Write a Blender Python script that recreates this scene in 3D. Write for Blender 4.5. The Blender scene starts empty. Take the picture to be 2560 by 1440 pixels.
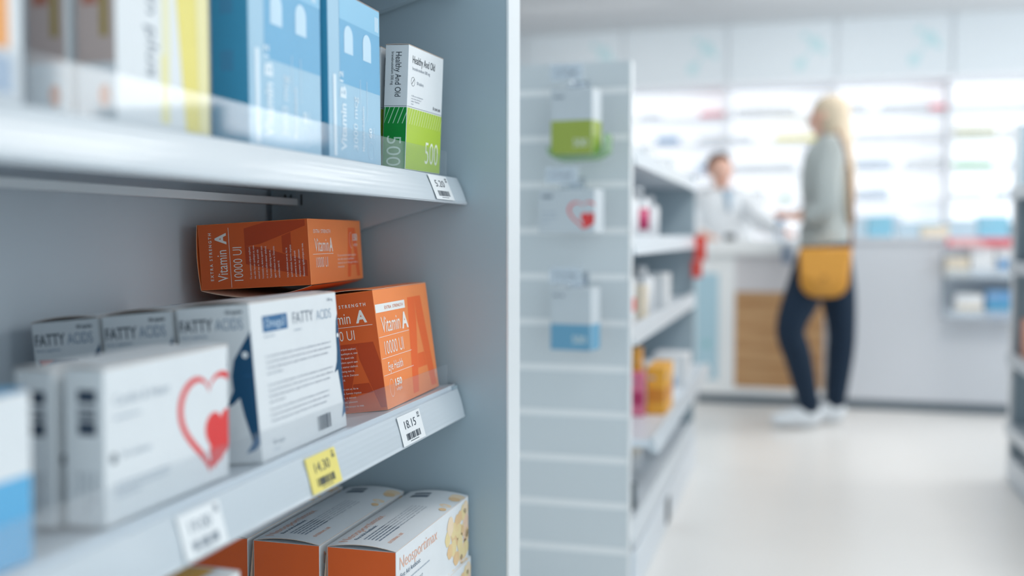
import bpy, bmesh, math, random
from mathutils import Vector, Matrix
R_ = math.radians
sc = bpy.context.scene
COL = sc.collection
random.seed(7)

# ---------------------------------------------------------------- camera, world, lights, exposure
F_PX = 2600.0
CAM_H = 0.95
cam = bpy.data.cameras.new('camera')
cam.sensor_width = 36.0
cam.lens = F_PX / 2560 * 36
cam.clip_start = 0.02
cam.dof.use_dof = True
cam.dof.focus_distance = 1.37
cam.dof.aperture_fstop = 1.6
co = bpy.data.objects.new('camera', cam); COL.objects.link(co)
co.location = (0, 0, CAM_H)
co.rotation_euler = (R_(90 - 2.862), 0, R_(15.479))
sc.camera = co
sc.view_settings.view_transform = 'Standard'
sc.view_settings.look = 'None'
sc.view_settings.gamma = 1.0
sc.view_settings.use_curve_mapping = False
sc.view_settings.exposure = 0.0

wd = bpy.data.worlds.new('daylight'); sc.world = wd; wd.use_nodes = True
bg = wd.node_tree.nodes['Background']
bg.inputs[0].default_value = (0.74, 0.88, 0.95, 1); bg.inputs[1].default_value = 1.5


def area(name, loc, rot, sx, sy, power, col):
    l = bpy.data.lights.new(name, 'AREA'); l.shape = 'RECTANGLE'; l.size = sx; l.size_y = sy
    l.energy = power; l.color = col
    o = bpy.data.objects.new(name, l); COL.objects.link(o); o.location = loc; o.rotation_euler = rot
    return o


# daylight through the shop windows on the right-hand side and the lamps of the ceiling
area('daylight_window_near', (2.95, 1.7, 1.55), (0, R_(90), 0), 1.9, 3.6, 15, (1.0, 0.91, 0.82))
area('daylight_window_far', (2.95, 6.6, 1.55), (0, R_(90), 0), 1.9, 3.4, 62, (1.0, 0.95, 0.90))
for i, (lx, ly) in enumerate([(0.9, 0.9), (0.9, 3.2), (0.9, 5.4), (-1.9, 4.2)]):
    area('ceiling_lamp', (lx, ly, 2.66), (0, 0, 0), 0.6, 1.2, (3, 36, 18, 17)[i], (1.0, 0.97, 0.93))

for lx in (-1.6, 0.1):  # added fill lights that brighten the header panels, not real fittings
    area('header_fill_light', (lx, 7.75, 2.66), (R_(25), 0, 0), 1.2, 0.4, 7, (1.0, 0.98, 0.95))

# ---------------------------------------------------------------- materials
MATS = {}


def srgb(c):
    return tuple((x / 255 / 12.92) if x / 255 <= 0.04045 else ((x / 255 + 0.055) / 1.055) ** 2.4 for x in c)


def mat(name, rgb, rough=0.5, spec=0.5, metal=0.0, emit=0.0, noise=0.0, scale=60.0, bump=0.0, coat=0.0):
    if name in MATS: return MATS[name]
    m = bpy.data.materials.new(name); m.use_nodes = True
    nt = m.node_tree; b = nt.nodes['Principled BSDF']
    c = (*srgb(rgb), 1)
    b.inputs['Base Color'].default_value = c
    b.inputs['Roughness'].default_value = rough
    b.inputs['Specular IOR Level'].default_value = spec
    b.inputs['Metallic'].default_value = metal
    b.inputs['Coat Weight'].default_value = coat
    b.inputs['Coat Roughness'].default_value = 0.08
    if emit:
        b.inputs['Emission Color'].default_value = c; b.inputs['Emission Strength'].default_value = emit
    if noise or bump:
        tc = nt.nodes.new('ShaderNodeTexCoord'); n = nt.nodes.new('ShaderNodeTexNoise')
        n.inputs['Scale'].default_value = scale; n.inputs['Detail'].default_value = 4
        nt.links.new(tc.outputs['Object'], n.inputs['Vector'])
        if noise:
            r = nt.nodes.new('ShaderNodeMapRange')
            r.inputs['To Min'].default_value = 1 - noise; r.inputs['To Max'].default_value = 1 + noise
            nt.links.new(n.outputs['Fac'], r.inputs['Value'])
            h = nt.nodes.new('ShaderNodeHueSaturation'); h.inputs['Color'].default_value = c
            nt.links.new(r.outputs[0], h.inputs['Value']); nt.links.new(h.outputs[0], b.inputs['Base Color'])
        if bump:
            bp = nt.nodes.new('ShaderNodeBump'); bp.inputs['Strength'].default_value = bump
            bp.inputs['Distance'].default_value = 0.001
            nt.links.new(n.outputs['Fac'], bp.inputs['Height']); nt.links.new(bp.outputs[0], b.inputs['Normal'])
    MATS[name] = m
    return m


def ink(rgb, rough=0.4):
    k = 'ink_%02x%02x%02x' % tuple(int(c) for c in rgb)
    return mat(k, rgb, rough)


def card(name, rgb, rough=0.38):
    return mat(name, rgb, rough, noise=0.03, scale=25, bump=0.06)


def clear_plastic(name, tint=(1, 1, 1), gloss=0.10, frost=0.0):
    if name in MATS: return MATS[name]
    m = bpy.data.materials.new(name); m.use_nodes = True; nt = m.node_tree
    for n in list(nt.nodes): nt.nodes.remove(n)
    o = nt.nodes.new('ShaderNodeOutputMaterial'); t = nt.nodes.new('ShaderNodeBsdfTransparent')
    g = nt.nodes.new('ShaderNodeBsdfGlossy'); d = nt.nodes.new('ShaderNodeBsdfDiffuse')
    fr = nt.nodes.new('ShaderNodeFresnel'); fr.inputs[0].default_value = 1.45
    ad = nt.nodes.new('ShaderNodeMath'); ad.operation = 'MULTIPLY_ADD'; ad.inputs[1].default_value = 0.13; ad.inputs[2].default_value = gloss * 0.15
    g.inputs['Roughness'].default_value = 0.06; t.inputs[0].default_value = (*tint, 1)
    d.inputs[0].default_value = (0.8, 0.86, 0.92, 1)
    m1 = nt.nodes.new('ShaderNodeMixShader'); m2 = nt.nodes.new('ShaderNodeMixShader')
    m2.inputs[0].default_value = frost
    nt.links.new(fr.outputs[0], ad.inputs[0]); nt.links.new(ad.outputs[0], m1.inputs[0])
    nt.links.new(t.outputs[0], m2.inputs[1]); nt.links.new(d.outputs[0], m2.inputs[2])
    nt.links.new(m2.outputs[0], m1.inputs[1]); nt.links.new(g.outputs[0], m1.inputs[2])
    nt.links.new(m1.outputs[0], o.inputs[0])
    MATS[name] = m
    return m


PANEL = mat('grey_laminate', (163, 180, 190), 0.42, noise=0.02, scale=8, bump=0.02)
EDGE = mat('white_edge_banding', (226, 230, 233), 0.4)
BACKP = mat('white_back_panel', (205, 214, 222), 0.45, noise=0.02, scale=6)
STEEL = mat('white_painted_steel', (214, 222, 230), 0.35, noise=0.015, scale=30)
RAILM = mat('white_glossy_price_rail', (202, 210, 217), 0.36, coat=0.15)
SLOT = mat('dark_slot', (40, 48, 56), 0.6)
BAR = mat('pale_metal_channel', (226, 231, 235), 0.3)
RISER = clear_plastic('clear_acrylic_riser', (0.985, 0.99, 0.995), 0.10, 0.03)
FLOORM = mat('pale_vinyl_floor', (228, 227, 225), 0.32, noise=0.03, scale=3)
CEIL = mat('ceiling_paint', (214, 218, 222), 0.9)
WHITE = card('white_card', (232, 235, 238))
DARK = ink((38, 44, 54)); GREY = ink((120, 132, 146)); LGREY = ink((176, 186, 198))


# ---------------------------------------------------------------- mesh building
class MB:
    def __init__(s): s.v = []; s.f = []; s.m = []; s.mats = []; s.sm = []

    def mi(s, m):
        if m not in s.mats: s.mats.append(m)
        return s.mats.index(m)

    def poly(s, pts, m, smooth=False):
        k = len(s.v); s.v += [tuple(p) for p in pts]
        s.f.append(tuple(range(k, k + len(pts)))); s.m.append(s.mi(m)); s.sm.append(smooth)

    def faces(s, vs, fs, m, smooth=False):
        k = len(s.v); s.v += [tuple(p) for p in vs]; i = s.mi(m)
        for f in fs: s.f.append(tuple(a + k for a in f)); s.m.append(i); s.sm.append(smooth)

    def bm(s, b, m, smooth=False):
        b.verts.ensure_lookup_table()
        for i, v in enumerate(b.verts): v.index = i
        s.faces([v.co[:] for v in b.verts], [[v.index for v in f.verts] for f in b.faces], m, smooth); b.free()

    def box(s, a, b_, m, bev=0.0, seg=2, smooth=False):
        b = bmesh.new(); bmesh.ops.create_cube(b, size=1)
        a = Vector(a); b_ = Vector(b_); d = b_ - a; c = (a + b_) / 2
        for v in b.verts: v.co = Vector((v.co.x * d.x, v.co.y * d.y, v.co.z * d.z)) + c
        if bev: bmesh.ops.bevel(b, geom=b.edges[:], offset=bev, segments=seg, profile=0.5, affect='EDGES')
        s.bm(b, m, smooth)

    def cyl(s, p0, p1, r, m, seg=16, r2=None):
        p0 = Vector(p0); p1 = Vector(p1); ax = (p1 - p0)
        b = bmesh.new()
        bmesh.ops.create_cone(b, cap_ends=True, segments=seg, radius1=r, radius2=r if r2 is None else r2, depth=ax.length)
        q = Vector((0, 0, 1)).rotation_difference(ax.normalized())
        for v in b.verts: v.co = q @ v.co + (p0 + p1) / 2
        s.bm(b, m, True)

    def lathe(s, prof, m, c=(0, 0, 0), seg=24):
        vs = []; fs = []
        for r, z in prof:
            for k in range(seg):
                a = 2 * math.pi * k / seg; vs.append((c[0] + r * math.cos(a), c[1] + r * math.sin(a), c[2] + z))
        for i in range(len(prof) - 1):
            for k in range(seg):
                k2 = (k + 1) % seg
                fs.append((i * seg + k, i * seg + k2, (i + 1) * seg + k2, (i + 1) * seg + k))
        fs.append(tuple(range(seg))[::-1]); fs.append(tuple((len(prof) - 1) * seg + k for k in range(seg)))
        s.faces(vs, fs, m, True)

    def extr(s, prof, y0, y1, m, smooth=False):      # prof: (x, z) closed, counter-clockwise seen from -Y
        n = len(prof)
        vs = [(x, y0, z) for x, z in prof] + [(x, y1, z) for x, z in prof]
        fs = [tuple(range(n)), tuple(range(2 * n - 1, n - 1, -1))]
        for i in range(n): j = (i + 1) % n; fs.append((i, i + n, j + n, j))
        s.faces(vs, fs, m, smooth)

    # ---- print on a flat face: fr = (origin, u, v, normal)
    def pr(s, fr, pts, m, layer=1, warp=None):
        O, u, v, n = fr
        out = []
        for (a, b) in pts:
            p = O + u * a + v * b + n * (0.00012 * layer + (warp(a, b) if warp else 0)); out.append(p)
        s.poly(out, m)

    def rect(s, fr, a, b, c, d, m, layer=1, warp=None, nseg=1):
        for k in range(nseg):
            b0 = b + (d - b) * k / nseg; b1 = b + (d - b) * (k + 1) / nseg
            s.pr(fr, [(a, b0), (c, b0), (c, b1), (a, b1)], m, layer, warp)

    def text(s, fr, t, x, y, h, m, w=None, rot=0, align='l', bold=0.0, layer=3, warp=None, xs=1.0, clip=None):
        vs, fs, x0, x1 = glyphs(t, bold)
        k = h / CAP; wx = (w / (x1 - x0)) if w else k * xs
        tot = (x1 - x0) * wx; dx = {'l': 0, 'r': -tot, 'c': -tot / 2}[align]
        O, u, v, n = fr; P = []
        for (a, b) in vs:
            a2 = (a - x0) * wx + dx; b2 = b * k
            if rot == 90: a2, b2 = -b2, a2
            elif rot == -90: a2, b2 = b2, -a2
            q = (x + a2, y + b2); P.append((q, O + u * q[0] + v * q[1] + n * (0.00012 * layer + (warp(*q) if warp else 0))))
        if clip: fs = [f for f in fs if all(clip(*P[i][0]) for i in f)]
        s.faces([p[1] for p in P], fs, m)

    def lines(s, fr, x, y, w, dy, n, h, m, ragged=0.25, layer=3, warp=None, words=True):
        rr = random.Random(n * 97 + int(w * 1e4))
        for i in range(n):
            L = w * (1 - ragged * rr.random()) if i < n - 1 else w * 0.45
            a = x
            while a < x + L:
                ww = min(h * rr.uniform(2.0, 6.0), x + L - a)
                if ww > h * 0.5: s.rect(fr, a, y - i * dy, a + ww, y - i * dy + h, m, layer, warp)
                a += ww + h * 0.8

    def barcode(s, fr, x, y, w, h, m, rot=False, n=22, layer=3, warp=None):
        rr = random.Random(int(w * 1e5) + n); tot = [rr.choice([1, 1, 2, 3]) for _ in range(n * 2)]; S = float(sum(tot)); a = 0
        for i, q in enumerate(tot):
            if i % 2 == 0:
                if rot: s.rect(fr, x, y + a / S * h, x + w, y + (a + q) / S * h, m, layer, warp)
                else: s.rect(fr, x + a / S * w, y, x + (a + q) / S * w, y + h, m, layer, warp)
            a += q

    def build(s, name, parent=None, loc=None, rot=None):
        me = bpy.data.meshes.new(name); me.from_pydata(s.v, [], s.f)
        for m in s.mats: me.materials.append(m)
        for p, i, sm in zip(me.polygons, s.m, s.sm): p.material_index = i; p.use_smooth = sm
        me.update()
        o = bpy.data.objects.new(name, me); COL.objects.link(o)
        if parent: o.parent = parent
        if loc is not None: o.location = loc
        if rot is not None: o.rotation_euler = rot
        return o


GC = {}; CAP = 0.7


def glyphs(t, bold=0.0):
    key = (t, bold)
    if key in GC: return GC[key]
    cu = bpy.data.curves.new('lettering', 'FONT'); cu.body = t; cu.size = 1.0; cu.resolution_u = 3; cu.offset = bold
    o = bpy.data.objects.new('lettering', cu); COL.objects.link(o)
    dg = bpy.context.evaluated_depsgraph_get()
    me = bpy.data.meshes.new_from_object(o.evaluated_get(dg))
    vs = [(v.co.x, v.co.y) for v in me.vertices]; fs = [tuple(p.vertices) for p in me.polygons]
    bpy.data.objects.remove(o); bpy.data.curves.remove(cu); bpy.data.meshes.remove(me)
    x0 = min(v[0] for v in vs); x1 = max(v[0] for v in vs)
    GC[key] = (vs, fs, x0, x1)
    return GC[key]


_g = glyphs('H'); CAP = max(v[1] for v in _g[0])


def tag(o, label=None, cat=None, group=None, kind=None):
    if label: o['label'] = label
    if cat: o['category'] = cat
    if group: o['group'] = group
    if kind: o['kind'] = kind
    return o


def empty(name, loc=(0, 0, 0), rot=(0, 0, 0)):
    o = bpy.data.objects.new(name, None); COL.objects.link(o); o.location = loc; o.rotation_euler = rot
    o.empty_display_size = 0.05
    return o


def copy_tree(o, parent=None):
    c = o.copy(); COL.objects.link(c)
    if parent: c.parent = parent
    for ch in list(o.children): copy_tree(ch, c)
    return c


def put(o, loc, rot=(0, 0, 0)):
    o.location = loc; o.rotation_euler = rot; return o


X, Y, Z = Vector((1, 0, 0)), Vector((0, 1, 0)), Vector((0, 0, 1))


# carton frame: x -d..0 (front is +X), y 0..w, z 0..h; origin at the near lower corner of the front
def f_front(w, h, d): return (Vector((0, 0, 0)), Y, Z, X)
def f_side(w, h, d): return (Vector((-d, 0, 0)), X, Z, -Y)
def f_top(w, h, d): return (Vector((0, 0, h)), Y, -X, Z)
def f_bottom(w, h, d): return (Vector((-d, 0, 0)), Y, X, -Z)


def lid(mb, w, h, d, m_out, m_edge, bulge, axis='x', n=14):
    """curved card flap over the top; returns the height function for its print (u along Y, v along -X)"""
    def zz(s): return bulge * 4 * s * (1 - s)
    t = 0.0006; vs = []; fs = []
    for i in range(n + 1):
        s = i / n; x = -d * s; z = h + 0.0002 + zz(s)
        vs += [(x, -0.0004, z), (x, w, z), (x, w, z + t), (x, -0.0004, z + t)]
    for i in range(n):
        a = 4 * i; b = a + 4
        fs += [(a + 3, b + 3, b + 2, a + 2), (a, a + 1, b + 1, b)]
    mb.faces(vs, fs, m_out, True)
    ef = []
    for i in range(n):
        a = 4 * i; b = a + 4; ef += [(a, b, b + 3, a + 3), (a + 1, a + 2, b + 2, b + 1)]
    ef += [(0, 3, 2, 1), (4 * n, 4 * n + 1, 4 * n + 2, 4 * n + 3)]
    mb.faces(vs, ef, m_edge)
    return lambda u, v: zz(v / d) + 0.0008


def heart_pts(cx, cy, s, n=48):
    out = []
    for i in range(n):
        t = 2 * math.pi * i / n
        out.append((cx + s * math.sin(t) ** 3, cy + s * 1.15 * (12.2 * math.cos(t) - 3.6 * math.cos(2 * t) - 1.6 * math.cos(3 * t) - .6 * math.cos(4 * t)) / 16))
    return out


def clip_u(pts, umax):
    out = []
    for i in range(len(pts)):
        a = pts[i]; b = pts[(i + 1) % len(pts)]
        ia = a[0] <= umax; ib = b[0] <= umax
        if ia: out.append(a)
        if ia != ib:
            t = (umax - a[0]) / (b[0] - a[0]); out.append((umax, a[1] + t * (b[1] - a[1])))
    return out


def heart_ring(mb, fr, cx, cy, s, th, m, umax, layer=2):
    o = heart_pts(cx, cy, s); i_ = heart_pts(cx, cy + th * 0.1, s - th)
    for k in range(len(o)):
        q = [o[k], o[(k + 1) % len(o)], i_[(k + 1) % len(o)], i_[k]]
        q = clip_u(q, umax)
        if len(q) > 2: mb.pr(fr, q, m, layer)


# ================================================================ ROOM
def struct(name, mb):
    o = mb.build(name); o['kind'] = 'structure'; return o


WY = 9.35; CZ = 2.72
m = MB(); m.box((-4.2, -1.7, -0.1), (3.2, WY + 0.2, 0), FLOORM); struct('floor', m)
m = MB(); m.box((-4.2, -1.7, CZ), (3.2, WY + 0.2, CZ + 0.1), CEIL); struct('ceiling', m)
WALL = mat('white_wall_paint', (222, 226, 229), 0.8)
m = MB(); m.box((-4.2, WY, 0), (3.2, WY + 0.2, CZ), WALL); struct('wall_back', m)
m = MB(); m.box((-4.2, -1.7, 0), (-4.1, WY, CZ), WALL); struct('wall_left', m)
m = MB()
m.box((3.06, -1.7, 0), (3.2, WY, 0.55), WALL); m.box((3.06, -1.7, 2.55), (3.2, WY, CZ), WALL)
for a, b in ((-1.7, -0.15), (3.55, 4.85), (8.35, WY)): m.box((3.06, a, 0.55), (3.2, b, 2.55), WALL)
struct('wall_right', m)
for n, (a, b) in enumerate(((-0.15, 3.55), (4.85, 8.35))):
    m = MB(); GL = clear_plastic('window_glass', (0.96, 0.98, 1.0), 0.05)
    m.box((3.12, a, 0.55), (3.13, b, 2.55), GL)
    for yy in (a, (a + b) / 2 - 0.02, b - 0.04): m.box((3.1, yy, 0.55), (3.16, yy + 0.04, 2.55), EDGE)
    struct('window_%d' % (n + 1), m)

# ================================================================ NEAR SHELVING UNIT
PY = 1.5                                          # inner face of the far side panel
u = empty('shelving_unit', (-0.62, 0.9, 0))
tag(u, 'tall pale grey shelving unit in the foreground carrying the medicine cartons', 'shelving unit')
def upart(name, mb): return mb.build(name, u, loc=(0.62, -0.9, 0))
m = MB(); m.box((-0.83, PY, 0), (-0.4245, PY + 0.054, 2.2), PANEL); upart('side_panel', m)
m = MB(); m.box((-0.4245, PY - 0.0005, 0), (-0.42, PY + 0.0545, 2.2), EDGE, 0.001); m.box((-0.424, PY + 0.056, 0), (-0.421, PY + 0.066, 2.2), EDGE); upart('edge_banding', m)
m = MB(); m.box((-0.83, 0.2, 0), (-0.42, 0.225, 2.2), PANEL); upart('side_panel', m)
m = MB(); m.box((-0.83, 0.225, 0), (-0.8105, PY, 2.2), BACKP); upart('back_panel', m)
m = MB(); m.box((-0.8104, PY - 0.005, 0), (-0.8005, PY - 0.001, 2.2), BAR)
for k in range(34): m.box((-0.8008, PY - 0.006, 0.3 + k * 0.05), (-0.797, PY - 0.001, 0.33 + k * 0.05), SLOT)
upart('slotted_upright', m)
m = MB(); m.box((-0.83, 0.225, 0), (-0.44, PY, 0.1), PANEL); upart('plinth', m)


def shelf(label, surf, tilt, top, xt, xb, drop, riser, y0=0.23, y1=1.493, bracket=True):
    """surf: height of the board's top at x=-0.51"""
    s = empty('shelf', (-0.66, 0.86, surf - 0.03)); tag(s, label, 'shelf', 'shelves of the foreground unit')
    off = (0.66, -0.86, -(surf - 0.03))
    ct = math.tan(tilt)
    def zx(x): return surf + (x + 0.51) * ct
    m = MB(); bx = xt - 0.004; xe = -0.79
    th = 0.020
    m.extr([(xe, zx(xe) - th), (bx, zx(bx) - th), (bx, zx(bx) - 0.0005), (xe, zx(xe) - 0.0005)], y0, y1, STEEL)
    m.build('board', s, loc=off)
    # price rail: curved white channel, lips above and below, fine ridges along it
    m = MB(); zt = top; zb = top - drop
    prof = [(xt - 0.006, zt - 0.004), (xt - 0.006, zt + 0.0008), (xt, zt)]
    n = 13
    for i in range(1, n):
        t = i / n; bul = 0.0012 * math.sin(math.pi * t) + (0.00012 if i % 2 else 0)
        prof.append((xt + (xb - xt) * t + bul, zt + (zb - zt) * t))
    prof += [(xb + 0.001, zb), (xb - 0.001, zb - 0.0022), (xb - 0.012, zb - 0.001), (xb - 0.0115, zb + 0.001), (xb - 0.004, zb + 0.0005)]
    prof = prof[:3] + prof[3:]
    prof += [(xt - 0.0035, zt - 0.0035)]
    m.extr(prof[::-1], y0, y1, RAILM)
    m.build('price_rail', s, loc=off)
    if riser:
        m = MB(); m.box((xt - 0.0055, y0 + 0.01, top - 0.002), (xt - 0.0035, y1 - 0.035, riser), RISER, 0.0004)
        m.build('clear_riser', s, loc=off)
    if bracket:
        m = MB()
        b0 = min(zx(-0.51), zx(-0.79)) - th
        m.extr([(-0.80, surf - 0.039 - 0.082), (-0.518, surf - 0.039), (-0.5, surf - 0.036), (-0.5, zx(-0.5) - 0.002), (-0.80, zx(-0.80) - 0.002)], PY - 0.024, PY - 0.0056, PANEL)
        for k in (0.022, 0.032, 0.050):
            x = -0.80 + k; m.box((x, PY - 0.0246, surf - 0.040), (x + 0.003, PY - 0.0235, surf - 0.023), SLOT)
        m.build('bracket', s, loc=off)
    # rear channel under the board
    m = MB(); m.box((-0.768, y0 + 0.01, surf - 0.0405), (-0.754, 1.475, surf - 0.0295), BAR, 0.001)
    m.build('rear_channel', s, loc=off)
    return s


shelf('topmost shelf board whose underside shows above the boxes', 1.357, 0, 1.3558, -0.4999, -0.4842, 0.038, None)
shelf('upper shelf holding the blue, yellow and green cartons, with a white price rail', 1.0378, R_(-0.6), 1.0371, -0.4999, -0.4842, 0.0379, 1.0745)
shelf('middle shelf holding orange and white cartons behind a sloping white price rail', 0.7250, R_(6.4), 0.7184, -0.4995, -0.4882, 0.0412, 0.7595)
shelf('lowest visible shelf level, under the orange-ended cartons', 0.3700, 0, 0.368, -0.472, -0.462, 0.038, None, bracket=False)

# ---- price tags in the rails
def price_tag(label, shelf_top, xt, xb, drop, y0, y1, price, cents, yellow=False, fade=0):
    m = MB(); paper = mat('yellow_tag_paper', (243, 226, 128), 0.35) if yellow else mat('white_tag_paper', (240, 242, 244), 0.35)
    w = y1 - y0; L = math.hypot(xb - xt, drop) - 0.004
    v = Vector((xt - xb, 0, drop)).normalized(); n = Y.cross(v)
    O = Vector((0.0021, 0, 0)); fr = (O, Y, v, n)
    pts = [O, O + Y * w, O + Y * w + v * L, O + v * L]
    back = [p - n * 0.0004 for p in pts]
    m.faces(pts + back, [(0, 1, 2, 3), (7, 6, 5, 4), (0, 4, 5, 1), (1, 5, 6, 2), (2, 6, 7, 3), (3, 7, 4, 0)], paper)
    c = ink((74, 82, 92)) if not fade else ink((140, 150, 162))
    m.text(fr, price, w * 0.22, L * 0.52, L * 0.27, c, w=w * 0.50)
    m.barcode(fr, w * 0.83, L * 0.74, w * 0.10, L * 0.2, c, rot=True, n=5)
    m.barcode(fr, w * 0.20, L * 0.14, w * 0.62, L * 0.22, c, n=16)
    m.rect(fr, w * 0.32, L * 0.07, w * 0.70, L * 0.095, c)
    o = m.build('price_tag', loc=(xb, y0, shelf_top - drop + 0.002))
    tag(o, label, 'price tag')


price_tag('small white price tag reading 5.20 at the end of the upper rail', 1.0371, -0.4999, -0.4842, 0.0379, 1.356, 1.432, '5.20', '')
price_tag('white price tag reading 18.15 near the end of the middle rail', 0.7184, -0.4995, -0.4882, 0.0412, 1.238, 1.318, '18.15', '')
price_tag('yellow price tag reading 14.30 in the middle rail below the fish carton', 0.7184, -0.4995, -0.4882, 0.0412, 0.980, 1.051, '14.30', '', yellow=True)
price_tag('blurred white price tag in the middle rail below the heart carton', 0.7184, -0.4995, -0.4882, 0.0412, 0.747, 0.812, '19.00', '', fade=1)

# ================================================================ CARTONS
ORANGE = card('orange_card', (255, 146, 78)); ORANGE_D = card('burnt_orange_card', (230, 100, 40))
EDGEC = mat('raw_card_edge', (222, 190, 168), 0.8)
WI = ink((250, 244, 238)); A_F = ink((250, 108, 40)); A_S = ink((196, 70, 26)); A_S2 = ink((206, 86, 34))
VIT = (0.2188, 0.1559, 0.088)
PARA1 = ['Cu usu omnium eripuit explicari,', 'sea odio harum qualisque ut, case', 'nostrud nec ei. Vix quod vide', 'honestatis et, dolore aperiri eam',
         'cu ei vim iudico utamur eleifend.', 'Tacimates adipiscing nam at,', 'agam mentitum vix in. Detracto', 'consulatu eam id.']
PARA2 = ['Iriure maluisset cum ut, his te', 'quod maluisset. Summo impetus', 'praesent te vis, id detraxit', 'interpretaris nec, platonem', 'liberavisse signiferumque no mea.']


def big_A(mb, fr, x0, x1, y0, y1, st, m, layer=1, clip=None, bar=0.24):
    """a heavy capital A between the given bounds"""
    cx = (x0 + x1) / 2; tw = (x1 - x0) * 0.27; h = y1 - y0
    leg = (x1 - x0) * st
    L = [(x0, y0), (x0 + leg, y0), (cx - 0.002, y1 - h * 0.25), (cx, y1 - h * 0.02), (cx, y1), (cx - tw, y1)]
    Rr = [(x1 - leg, y0), (x1, y0), (cx + tw, y1), (cx, y1), (cx, y1 - h * 0.02), (cx + 0.002, y1 - h * 0.25)]
    fx = lambda t: x0 + leg + (cx - x0 - leg) * t / 0.75
    B = [(fx(bar), y0 + h * bar), (2 * cx - fx(bar), y0 + h * bar), (2 * cx - fx(bar + .15), y0 + h * (bar + .15)), (fx(bar + .15), y0 + h * (bar + .15))]
    for q in (L, Rr, B):
        if clip: q = clip_u(q, clip)
        if len(q) > 2: mb.pr(fr, q, m, layer)


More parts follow.
